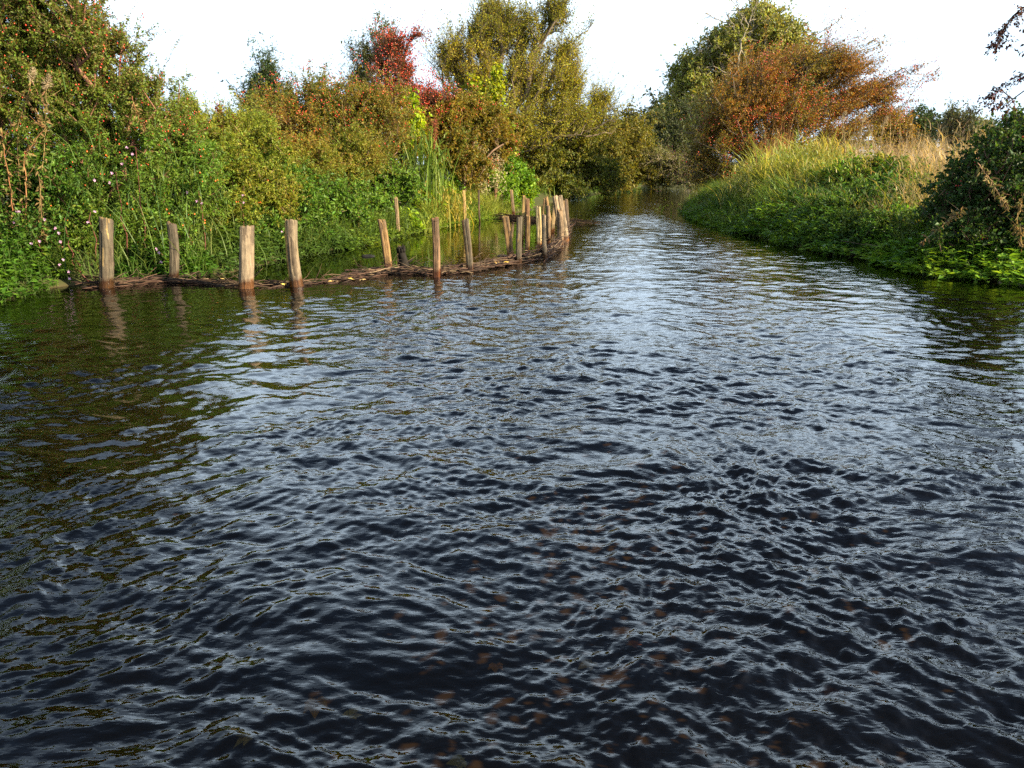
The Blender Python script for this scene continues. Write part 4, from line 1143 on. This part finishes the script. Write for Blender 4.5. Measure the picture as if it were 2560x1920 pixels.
for i, (px, py, Y, nf, lab) in enumerate([
        (52, 505, 12.9, 3, 'tall pink balsam in the dark gap at the far left edge of the bank'),
        (92, 600, 12.6, 2, 'low pink balsam above the waterside herbs at far left'),
        (165, 548, 12.8, 4, 'pink balsam with the most flowers left of the first round log post'),
        (190, 640, 12.5, 4, 'short pink balsam leaning by the foot of the first log post'),
        (222, 525, 13.0, 2, 'balsam peeping out just above the first round log post'),
        (300, 428, 13.3, 3, 'tallest pink balsam rising among the arching reeds'),
        (345, 366, 13.5, 3, 'balsam flowering high in the tall wild rose'),
        (400, 630, 13.2, 3, 'lilac balsam between the first and second posts'),
        (500, 480, 14.2, 3, 'whitish pink balsam at the edge of the olive bramble mound'),
        (600, 490, 15.6, 3, 'pale balsam with white flowers above the third post'),
        (705, 585, 16.0, 2, 'small pink balsam beside the split leaning post')]):
    balsam(px, py, Y, lab, 70 + i, nf)


def dry_stalk(pts, Y, label, r, col, seed, head=0.0, group='dead stalks standing in the left thicket'):
    rng = np.random.default_rng(seed)
    P = np.array([W(q[0], q[1], Y) for q in pts])
    t = np.linspace(0, len(P) - 1, len(P) * 5)
    P = np.stack([np.interp(t, np.arange(len(P)), P[:, k]) for k in range(3)], 1)
    P += rng.normal(0, .008, P.shape)
    th = thing('dry_stalk', label, 'stalk', P[0], group)
    mb = MB(); polytube(P, np.linspace(r * .62, r * .25, len(P)), 6, np.array(col) * .7, mb)
    for j in range(2, len(P) - 1):
        if rng.random() < .45:
            d_ = norm((P[j + 1] - P[j - 1]) / np.linalg.norm(P[j + 1] - P[j - 1]) + rng.normal(0, .7, 3)); L_ = rng.uniform(.08, .3)
            polytube(np.array([P[j], P[j] + d_ * L_ * .5 + rng.normal(0, .015, 3), P[j] + d_ * L_]), [r * .3, r * .2, r * .1], 5, np.array(col) * .6, mb)
    mb.build('stem', M_BARK, th, True)
    k = 5 * len(P); q = rng.integers(1, len(P), k); mb = MB(); L_ = rng.uniform(.04, .13, k)
    mb.add(*leaves(P[q] + rng.normal(0, .02, (k, 3)), rand_unit(rng, k) + np.array([0, 0, -.6]), rand_unit(rng, k), L_, L_ * .3, grad([(.10, .06, .025), (.20, .13, .05), (.10, .12, .03)], rng.random(k))))
    mb.build('withered_leaves', M_DRY, th)
    if head > 0:
        k = 170
        tq = rng.random((k, 1))
        c = P[-1] + rng.normal(0, head * .10, (k, 3)) * (1.2 - tq) + np.array([head * .35, 0, head * .9]) * tq
        mb = MB()
        mb.add(*leaves(c, rand_unit(rng, k) + np.array([0, 0, .6]), rand_unit(rng, k), head * .34, head * .035, grad([(.30, .22, .13), (.42, .34, .22), (.22, .16, .09)], rng.random(k))))
        mb.build('seed_head', M_DRY, th)


dry_stalk([(62, 620), (66, 460), (60, 390), (110, 322), (90, 275)], 12.9, 'kinked orange brown dead stalk at the left edge', .018, (.30, .14, .06), 90)
dry_stalk([(95, 615), (100, 480), (112, 330), (118, 225)], 13.0, 'straight tan dead stalk with a fluffy seed head near the left edge', .016, (.26, .19, .07), 91, .2)
dry_stalk([(52, 610), (50, 470), (40, 330), (78, 205)], 13.2, 'leaning brown stalk topped by a buff seed plume', .014, (.22, .14, .06), 92, .2)
dry_stalk([(28, 620), (30, 500), (10, 380), (2, 320)], 12.8, 'red brown dead stalk hugging the picture edge', .016, (.26, .11, .05), 93)
dry_stalk([(118, 610), (106, 560), (96, 430)], 12.8, 'short thin dead stalk in the dark hollow', .010, (.24, .14, .07), 94)
dry_stalk([(590, 430), (650, 370), (700, 310)], 18.6, 'long straw coloured dead stalk slanting across the olive bramble mound', .016, (.42, .30, .10), 95)
dry_stalk([(560, 450), (610, 400), (655, 360)], 18.2, 'second shorter straw coloured stalk slanting over the bramble mound', .014, (.40, .28, .10), 96)
dry_stalk([(330, 240), (345, 290), (372, 335)], 13.9, 'reddish bare rose cane arching down the bush', .012, (.22, .08, .04), 97)
for i, (px, y0, y1, Y, c_, lab) in enumerate([
        (1893, 330, 470, 31, (.26, .10, .04), 'tall rusty dead stem leftmost in front of the hawthorn'), (1915, 318, 450, 31, (.24, .10, .04), 'rusty dead stem second from the left in front of the hawthorn'),
        (1938, 322, 450, 30, (.28, .13, .05), 'rusty dead stem with the bent tip below the hawthorn'), (2012, 335, 460, 29, (.40, .26, .07), 'golden dead stem at the right end of the reeds'),
        (2046, 345, 470, 28, (.40, .24, .06), 'orange gold dead stem where reeds meet meadow'), (2110, 300, 440, 27, (.34, .25, .13), 'tall pale hogweed stem standing above the straw meadow'),
        (2150, 306, 440, 27, (.34, .26, .14), 'pale stem right of the tallest hogweed stem'), (2195, 312, 440, 26, (.33, .25, .14), 'thin pale stem in the middle of the straw meadow'),
        (2260, 322, 450, 25, (.30, .22, .12), 'bent pale stem in the right half of the straw meadow'), (1790, 520, 560, 32, (.26, .11, .05), 'short rust dock stem on the tip of the tongue')]):
    dry_stalk([(px, y1), (px + 3 * (i % 3) - 3, (y0 + y1) / 2), (px + 9 * (i % 4) - 12, y0)], Y, lab, .026, c_, 520 + i, .25 if i in (5, 6, 7) else 0, 'dead stems on the right bank')
dry_stalk([(2444, 408), (2475, 450), (2500, 490), (2520, 520)], 13.1, 'bare tan cane slanting in front of the dark bramble', .011, (.36, .22, .12), 98, group='dead canes on the right bank')
dry_stalk([(2556, 620), (2548, 580), (2540, 560), (2560, 480)], 12.9, 'yellow dead stem at the right picture edge', .012, (.34, .22, .07), 99, group='dead canes on the right bank')
dry_stalk([(2300, 610), (2360, 560), (2410, 520)], 13.4, 'thin grey twig lying over the bramble foot', .008, (.2, .15, .1), 100, group='dead canes on the right bank')


def seed_spire(px, y0, y1, Y, label, seed, wd=.16):
    rng = np.random.default_rng(seed)
    b, top = W(px, y1, Y), W(px - 6, y0, Y)
    b[2] = ground_z([b[:2]])[0]
    th = thing('willowherb', label, 'seed plant', b, 'gone over seed spires on the left bank')
    mb = MB(); polytube(np.linspace(b, top, 8), np.linspace(.012, .004, 8), 5, (.2, .14, .07), mb); mb.build('stem', M_BARK, th, True)
    k = 1100
    t = rng.uniform(.15, 1, k)
    c = b + (top - b) * t[:, None] + rng.normal(0, wd, (k, 3)) * (1.1 - t[:, None] * .6)
    mb = MB()
    mb.add(*leaves(c, rand_unit(rng, k), rand_unit(rng, k), .085, .03, grad([(.30, .24, .12), (.42, .36, .22), (.24, .18, .08)], rng.random(k))))
    mb.build('seed_head', M_DRY, th)


seed_spire(1243, 318, 470, 31.5, 'fluffy buff seed spire beside the lime hop vine', 101, .22)
seed_spire(1205, 370, 480, 31.0, 'shorter fluffy seed spire left of the tall buff one', 102, .18)
for i, (px, y0, Y, lab) in enumerate([(548, 262, 19.5, 'dark red dock spike above the olive mound'), (582, 290, 19.8, 'small dark dock spike right of the taller one'), (1086, 300, 27.2, 'stout red brown dock spike behind the flag leaves')]):
    rng = np.random.default_rng(110 + i)
    b = base_at(px, Y); top = W(px, y0, Y)
    th = thing('dock_plant', lab, 'dock', b, 'dead dock spikes on the left bank')
    mb = MB(); polytube(np.linspace(b, top, 6), np.linspace(.012, .006, 6), 5, (.14, .06, .03), mb); mb.build('stem', M_BARK, th, True)
    k = 420; t = rng.uniform(.72, 1, k)
    mb = MB(); mb.add(*berries(b + (top - b) * t[:, None] + rng.normal(0, .05, (k, 3)), .016, grad([(.12, .03, .015), (.20, .06, .025)], rng.random(k)))); mb.build('seed_spike', M_BARK, th)

# ------------------------------------------------------------------ timber posts
GREY, TANW, PALE, ORNG, DARKW = (.078, .062, .039), (.165, .096, .037), (.30, .195, .065), (.21, .095, .03), (.055, .036, .022)


def post(label, base, top, w, kind, ca, cb, seed, group, split=(-.9, .7), slant=.02, depth=.55):
    """riven stake or round log; ca is the weathered side, cb the riven right side, painted sun-bright, between the angles in split"""
    rng = np.random.default_rng(seed)
    B = at(*base)
    Tp = W(top[0], top[1], B[1] + rng.normal(0, .03))
    r = w * .47 * px_size(B[1], base[1])
    ax = Tp - B
    ln = np.linalg.norm(ax); ax = ax / ln
    s = norm(np.cross(ax, [0, 1., 0])); u = np.cross(s, ax)        # u points towards the camera side or away
    k = 40
    an = np.arange(k) * 2 * pi / k
    if kind == 'log':
        prof = 1 + .05 * np.sin(2 * an + rng.uniform(0, 6)) + .04 * np.sin(3 * an + rng.uniform(0, 6)) + .02 * rng.normal(size=k)
    else:
        rot = rng.uniform(-.35, .35)
        q = np.abs(np.cos(an + rot)) ** 5 + np.abs(np.sin(an + rot) * (1.15 if kind == 'stake' else 1.5)) ** 5
        prof = q ** (-1 / 5.) * (1 + .03 * rng.normal(size=k)) * .93
    m_ = 54
    ts = np.concatenate([[-depth / ln], np.linspace(-.1, 1, m_)])
    cracks = [(rng.integers(0, k), rng.uniform(.0, .7), rng.uniform(.5, 1.1), rng.uniform(.12, .26)) for _ in range(7)]
    bend = rng.normal(0, .012, 2)
    V, C = [], []
    jag = np.convolve(np.tile(rng.normal(0, 1, k), 3), np.ones(3) / 3, 'same')[k:2 * k] * slant * .9
    tilt_a = rng.uniform(0, 2 * pi)
    for i, t in enumerate(ts):
        rr = r * prof * (1 + .05 * vnoise(np.stack([np.cos(an) * 1.5, np.sin(an) * 1.5, np.full(k, t * 3 + seed)], 1), seed) + .03 * vnoise(np.stack([np.cos(an) * 5, np.sin(an) * 5, np.full(k, t * 2 + seed)], 1), seed + 1))
        if kind == 'log': rr = rr * (1.05 - .07 * t)
        for (cj, c0, c1, dp) in cracks:
            if c0 < t < c1: rr[cj] *= 1 - dp; 
        if i == len(ts) - 1: rr = rr * .965
        cen = B + ax * (ln * t) + (s * bend[0] + u * bend[1]) * sin(pi * max(t, 0)) * ln
        off = np.zeros(k)
        if i >= len(ts) - 2: off = (slant * np.cos(an - tilt_a) + jag) * (1 if i == len(ts) - 1 else .85)
        V.append(cen + s * (np.cos(an) * rr)[:, None] + u * (np.sin(an) * rr)[:, None] + ax * off[:, None])
        # angle 0 = right in the picture
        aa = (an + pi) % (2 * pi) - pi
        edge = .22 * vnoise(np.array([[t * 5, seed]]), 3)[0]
        fresh = ((aa > split[0] + edge) & (aa < split[1] + edge * .6)).astype(float)  # sunward face: sunlight painted into the riven wood colour
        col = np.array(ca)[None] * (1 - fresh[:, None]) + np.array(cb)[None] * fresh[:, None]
        # scraps of bark still clinging to the weathered side, dark knots
        sc2 = vnoise(np.stack([np.cos(an) * 1.7 + seed, np.sin(an) * 1.7, np.full(k, t * ln * 2.2)], 1), seed) + .35 * vnoise(np.stack([np.cos(an) * 6, np.sin(an) * 6, np.full(k, t * ln * 9 + seed)], 1), seed + 5)
        scr = .7 * ((sc2 > .30) & (fresh < .5)).astype(float)[:, None]
        col = col * (1 - scr) + np.array([[.055, .038, .024]]) * scr
        pal_ = ((sc2 < -.62) & (fresh < .5)).astype(float)[:, None]
        col = col * (1 - pal_ * .6) + np.array(cb)[None] * pal_ * .6
        C.append(col)
    n_r = len(ts)
    cen_t = V[-1].mean(0)
    ringc = cen_t + (V[-1] - cen_t) * .55 + ax * slant * .25 * rng.normal(size=(k, 1))
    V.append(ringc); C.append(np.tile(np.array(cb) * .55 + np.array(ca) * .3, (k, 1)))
    V = np.concatenate(V + [cen_t[None] - ax * .004]); C = np.concatenate(C + [(np.array(ca) * .6)[None]])
    i = np.arange(k); j = (i + 1) % k
    F = []
    for a_ in range(n_r):
        F.append(np.stack([i + a_ * k, j + a_ * k, j + a_ * k + k], 1)); F.append(np.stack([i + a_ * k, j + a_ * k + k, i + a_ * k + k], 1))
    F.append(np.stack([i + n_r * k, j + n_r * k, np.full(k, (n_r + 1) * k)], 1))
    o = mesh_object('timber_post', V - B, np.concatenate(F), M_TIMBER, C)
    o.location = B
    return tag(o, label, 'post', group)


FR, BK, CL = 'stakes along the front of the brushwood weir', 'stakes along the back of the backwater', 'stakes crowded at the downstream tip of the weir'
PL = [
    ('thick grey round log post nearest the left bank, sunlit split painted down its right side', (265, 719), (264, 546), 34, 'log', GREY, PALE, FR, (-.35, .35)),
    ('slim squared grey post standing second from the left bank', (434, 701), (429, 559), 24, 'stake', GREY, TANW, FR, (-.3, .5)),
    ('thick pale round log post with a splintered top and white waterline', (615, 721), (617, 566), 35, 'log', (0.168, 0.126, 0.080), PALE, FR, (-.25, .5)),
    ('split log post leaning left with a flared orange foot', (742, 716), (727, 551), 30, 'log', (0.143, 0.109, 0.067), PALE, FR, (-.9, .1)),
    ('plain brown stake leaning left behind the brushwood, fifth along the front', (972, 675), (954, 551), 21, 'stake', TANW, PALE, FR, (-.2, .4)),
    ('upright squared brown stake with a dark cap, sixth along the front', (1092, 693), (1088, 546), 19, 'stake', (0.151, 0.088, 0.046), ORNG, FR, (-.4, .4)),
    ('grey cracked stake leaning slightly left, seventh along the front', (1175, 681), (1162, 549), 19, 'slab', GREY, TANW, FR, (-.9, .2)),
    ('flat topped riven stake leaning left just before the crowded tip', (1277, 644), (1263, 541), 19, 'slab', TANW, PALE, CL, (-.6, .3)),
    ('dark grey squared stake with a yellow edge at the nearest point of the tip', (1297, 660), (1299, 544), 15, 'stake', GREY, PALE, CL, (-.6, .5)),
    ('pale thin stake leaning right at the back of the crowd', (1305, 600), (1310, 489), 8, 'slab', PALE, PALE, CL, (-1, 1)),
    ('reddish brown thick stake right behind the pale thin one', (1317, 590), (1318, 496), 12, 'stake', (0.134, 0.071, 0.034), TANW, CL, (-.2, .9)),
    ('short narrow brown stake between the dark squared and bright yellow ones', (1318, 633), (1320, 540), 11, 'stake', TANW, PALE, CL, (-.3, .6)),
    ('bright yellow freshly riven stake, widest in the middle of the tip', (1348, 620), (1345, 518), 14, 'stake', (0.277, 0.202, 0.092), (0.311, 0.235, 0.118), CL, (-1.6, 1.6)),
    ('short greyish stake in front of the bright yellow one, ragged top', (1364, 648), (1360, 538), 11, 'log', (0.176, 0.134, 0.084), TANW, CL, (-.3, .6)),
    ('thin crooked stake at the back, left of the forked pair', (1357, 575), (1361, 497), 5, 'slab', TANW, PALE, CL, (-.5, .5)),
    ('stake leaning right across the others like a fork', (1379, 572), (1365, 493), 10, 'log', TANW, PALE, CL, (-.6, .6)),
    ('round topped brown stake in front of the forked pair', (1371, 606), (1370, 515), 11, 'log', (0.139, 0.092, 0.050), TANW, CL, (-.4, .6)),
    ('golden riven stake leaning back to the right behind the brushwood', (1381, 582), (1387, 514), 10, 'slab', (0.244, 0.168, 0.076), PALE, CL, (-.8, .8)),
    ('stout pale log with a broken crown, back left of the tall pair', (1404, 604), (1387, 491), 15, 'log', (0.202, 0.143, 0.084), PALE, CL, (-.5, .6)),
    ('tall pale stout log leaning right, highest of the tip', (1415, 602), (1398, 491), 15, 'log', (0.235, 0.176, 0.109), PALE, CL, (-.4, .8)),
    ('knotty brown log with a flat sawn top in front of the tall pale one', (1400, 614), (1399, 526), 15, 'log', (0.168, 0.113, 0.063), TANW, CL, (-.2, .8)),
    ('thin pale stake showing just right of the tall pale log', (1411, 590), (1408, 502), 6, 'slab', TANW, PALE, CL, (-.5, .5)),
    ('dark brown stake leaning left near the right end of the tip', (1420, 582), (1411, 502), 9, 'stake', DARKW, TANW, CL, (-.3, .5)),
    ('last thin stake of the tip beside open river', (1421, 576), (1416, 498), 8, 'stake', (0.126, 0.084, 0.050), TANW, CL, (-.4, .5)),
    ('weathered crooked stub half hidden in nettles on the backwater', (896, 606), (895, 511), 10, 'log', TANW, ORNG, BK, (-.5, .5)),
    ('pale stake standing in green herbs beneath the elder', (997, 592), (989, 495), 10, 'stake', (0.185, 0.126, 0.067), PALE, BK, (-.6, .6)),
    ('bright slim stake in the sedge below the flag leaves', (1163, 563), (1159, 476), 8, 'slab', PALE, PALE, BK, (-1, 1)),
    ('thin dark stake in the sedge beside the bright slim one', (1199, 556), (1197, 475), 5, 'stake', DARKW, TANW, BK, (-.2, .6)),
    ('round red brown log leaning right at the back of the dark raft', (1234, 536), (1240, 473), 9, 'log', (0.151, 0.071, 0.034), TANW, BK, (-.2, .6)),
    ('short tan stake on the raft between the red log and tall slab', (1253, 534), (1255, 489), 8, 'stake', TANW, PALE, BK, (-.6, .6)),
    ('tall pale riven slab standing upright on the dark raft', (1284, 536), (1278, 475), 9, 'slab', (0.126, 0.084, 0.050), PALE, BK, (-1.0, .9)),
]
for i, (lab, b, t, w, kd, ca, cb, grp, spl) in enumerate(PL):
    post(lab, b, t, w, kd, ca, cb, 200 + i, grp, spl, slant=.02 if kd != 'slab' else .012)


# brushwood laid between the stakes
def brushwood(a, b, label, n_, zt, seed, wid=.10, cols=((.040, .022, .016), (.065, .036, .024), (.024, .016, .012), (.10, .07, .042), (.05, .03, .02)), group='brushwood bundles laid between the stakes', name='brushwood_bundle'):
    rng = np.random.default_rng(seed)
    A, B = at(*a), at(*b)
    d = B - A; ln = np.linalg.norm(d); d = d / ln
    nr_ = np.array([-d[1], d[0], 0])
    c0 = (A + B) / 2
    th = thing(name, label, 'brushwood', c0, group)
    mb = MB()
    for i in range(n_):
        L = ln * rng.uniform(.35, .75) + .2
        t0 = rng.uniform(-.12, 1.08) * ln - L * .5
        oy = rng.normal(0, wid * .85); z0 = rng.uniform(-.06, zt * .62)
        dz = rng.normal(0, .03); dy = rng.normal(0, .07)
        q = np.linspace(0, 1, 7)
        P = A + d * (t0 + q[:, None] * L) + nr_ * (oy + dy * (q - .5) + .03 * np.sin(q * 5 + i))[:, None]
        P[:, 2] += z0 + dz * (q - .5) + .018 * np.sin(q * 7 + i * 2) + rng.normal(0, .004, 7)
        r = rng.uniform(.004, .012)
        polytube(P, np.linspace(r, r * .5, 7), 6, np.array(cols[rng.integers(0, len(cols))]) * rng.uniform(.7, 1.3), mb)
    mb.build('sticks', M_BARK, th, True)
    mb = MB()
    for i in range(max(6, n_ // 3)):
        q0 = A + d * rng.uniform(0, ln) + nr_ * rng.normal(0, wid); q0[2] = rng.uniform(0, zt)
        dr = norm(d * rng.choice([-1, 1]) * rng.uniform(.3, 1) + nr_ * rng.normal(0, .5) + np.array([0, 0, rng.uniform(.05, .6)]))
        Lq = rng.uniform(.10, .34)
        polytube(np.array([q0, q0 + dr * Lq * .5 + rng.normal(0, .01, 3), q0 + dr * Lq]), [.005, .004, .002], 5, np.array(cols[rng.integers(0, len(cols))]), mb)
    mb.build('twigs', M_BARK, th, True)


for i, (a, b, lab, n_, zt) in enumerate([
        ((175, 700), (268, 712), 'thick brushwood end stacked against the left bank', 34, .22),
        ((262, 714), (440, 703), 'long low brushwood between the grey round log and the slim squared post', 44, .12),
        ((430, 706), (620, 712), 'brushwood half sunk between the slim squared post and the splintered log', 40, .08),
        ((612, 714), (745, 712), 'thin brushwood with yellow leaves before the flared split post', 34, .07),
        ((745, 712), (880, 697), 'flat brushwood curving away right of the flared split post', 34, .07),
        ((870, 698), (990, 680), 'domed brushwood heap below the left leaning brown stake', 56, .16),
        ((980, 684), (1100, 684), 'tangled dark brushwood left of the dark capped stake', 56, .15),
        ((1090, 686), (1185, 676), 'brushwood with a pale branch between the sixth and seventh stakes', 52, .17),
        ((1175, 677), (1300, 656), 'dense red brown brushwood ramp before the crowded tip', 70, .20),
        ((1295, 656), (1370, 640), 'high packed brushwood at the foot of the bright yellow stake', 66, .28),
        ((1365, 640), (1404, 612), 'brushwood wrapped round the knotty brown log', 60, .34),
        ((1400, 612), (1425, 578), 'last ragged brushwood at the river end of the weir', 50, .34)]):
    brushwood(a, b, lab, int(n_ * 1.5), zt, 300 + i)
brushwood((1222, 543), (1420, 556), 'dark rotten brushwood raft along the back of the backwater', 130, .20, 320, .35, ((.035, .022, .015), (.06, .035, .022), (.09, .055, .035)), None, 'brushwood_raft')
# roots and dead branches under the undercut right bank
brushwood((2060, 612), (2240, 640), 'tangle of dead brown roots under the undercut right bank', 60, .35, 321, .22, ((.07, .045, .03), (.11, .07, .045), (.16, .11, .07)), None, 'root_tangle')
brushwood((2240, 650), (2560, 690), 'dead stems and twigs in the dark foot of the right hand bramble', 70, .5, 322, .4, ((.07, .045, .03), (.12, .08, .05), (.20, .14, .09)), None, 'dead_stems')

# rotten stub and a stone in the backwater
rng = np.random.default_rng(400)
B = at(1006, 668)
th = thing('tree_stump', 'black rotten stub standing in the backwater behind the brushwood', 'stump', B)
mb = MB()
q = np.linspace(0, 1, 10)
P = B + np.stack([.03 * np.sin(q * 4), .02 * q, -.3 + q * .66], 1)
polytube(P, np.array([.11, .115, .10, .105, .085, .10, .08, .085, .06, .045]), 12, (.010, .008, .006), mb)
for k in range(9):
    a_ = k * .7; b_ = P[-2] + np.array([.05 * cos(a_), .05 * sin(a_), -.02])
    polytube(np.array([b_, b_ + [.01 * cos(a_), .01 * sin(a_), .06], b_ + [.02 * cos(a_), .02 * sin(a_), .07 + .09 * rng.random()]]), [.03, .02, .004], 6, (.010, .008, .006), mb)
polytube(np.array([B + [.05, 0, .05], B + [.13, 0, .10], B + [.2, 0, .16]]), [.035, .022, .008], 8, (.010, .008, .006), mb)
V0 = np.concatenate(mb.v); V0 = V0 + .018 * np.stack([vnoise(V0 * 14, 3), vnoise(V0 * 14, 4), vnoise(V0 * 9, 5)], 1)
F0, C0 = np.concatenate(mb.f), np.concatenate(mb.c); mb = MB(); mb.add(V0, F0, C0)
mb.build('stub', M_BARK, th, True)


def rock(px, py, w, h, label, seed, col, name='river_stone', z=0.0):
    rng = np.random.default_rng(seed)
    c = at(px, py, z)
    s = px_size(c[1], py)
    nu, nv = 20, 12
    th_, ph = np.meshgrid(np.linspace(0, 2 * pi, nu, endpoint=False), np.linspace(.02, pi - .02, nv))
    d = np.stack([np.cos(th_) * np.sin(ph), np.sin(th_) * np.sin(ph), np.cos(ph)], -1).reshape(-1, 3)
    d = d * (1 + .28 * vnoise(d * 1.6 + seed, seed) + .1 * vnoise(d * 4 + seed, seed + 1))[:, None]
    V = d * np.array([w * s * .5, w * s * .35, h * s * .6])
    i = np.arange(nu); j = (i + 1) % nu
    F = np.concatenate([np.concatenate([np.stack([i + a * nu, j + a * nu, j + a * nu + nu], 1), np.stack([i + a * nu, j + a * nu + nu, i + a * nu + nu], 1)]) for a in range(nv - 1)])
    o = mesh_object(name, V, F, M_BARK, np.tile(col, (len(V), 1)), None, True)
    o.location = c
    return tag(o, label, 'stone')


rock(921, 641, 34, 8, 'wet black stone breaking the backwater surface', 410, (.010, .0095, .009))
rock(1255, 640, 30, 6, 'small low stone just awash behind the leaning riven stake', 411, (.010, .0095, .009))
rock(2520, 708, 50, 10, 'flat tan stone at the foot of the watercress', 412, (.26, .19, .12))
rock(2565, 712, 44, 12, 'buff stone at the extreme right water edge', 413, (.28, .22, .15))


def fallen_leaf(px, py, z, size, col, label, seed, group):
    rng = np.random.default_rng(seed)
    c = at(px, py, z)
    k = 5
    az = rng.uniform(0, 2 * pi) + np.linspace(-1.5, 1.5, k)
    d = np.stack([np.cos(az), np.sin(az), rng.normal(0, .12, k)], 1)
    L = size * np.array([.5, .75, 1, .75, .5])
    V, F, C = leaves(np.zeros((k, 3)), d, norm(rng.normal(0, .15, (k, 3)) + np.array([0, 0, 1.])), L, L * .6, np.array(col)[None] * rng.uniform(.8, 1.2, (k, 1)), .08)
    o = mesh_object('fallen_leaf', V, F, M_PETAL, C)
    o.location = c
    return tag(o, label, 'leaf', group)


for i, (px, py, s, c, lab) in enumerate([
        (790, 1748, .075, (.75, .45, .03), 'large amber leaf drifting under the surface in the near left water'),
        (872, 1792, .055, (.85, .75, .30), 'small pale yellow leaf right of the large amber one'),
        (622, 1838, .05, (.6, .55, .3), 'faint buff leaf low in the near left water'),
        (1480, 1655, .06, (.65, .55, .32), 'cream ragged leaf in the near middle water'),
        (1240, 1660, .05, (.6, .30, .06), 'brown orange leaf left of the cream ragged one'),
        (1580, 1610, .05, (.6, .22, .06), 'russet leaf right of the cream ragged one'),
        (2285, 1217, .055, (.6, .22, .05), 'orange leaf in the right hand water far from the others'),
        (1160, 1900, .05, (.6, .58, .2), 'greenish yellow leaf at the bottom middle of the river'),
        (2080, 1720, .06, (.40, .18, .06), 'dull brown leaf deep in the near right water')]):
    fallen_leaf(px, py, -.05, s * 1.2, np.array(c) * .75, lab, 420 + i, 'autumn leaves drifting in the river')
for i, (px, py) in enumerate([(548, 697), (705, 711), (832, 703), (872, 696), (905, 698), (1098, 668), (1243, 655), (1268, 654)]):
    fallen_leaf(px, py, .10, .10, (.75, .55, .12) if i % 2 else (.6, .4, .14), 'yellow leaf caught on the brushwood between the front stakes', 440 + i, 'yellow leaves on the brushwood')
print('objects', len(bpy.data.objects))
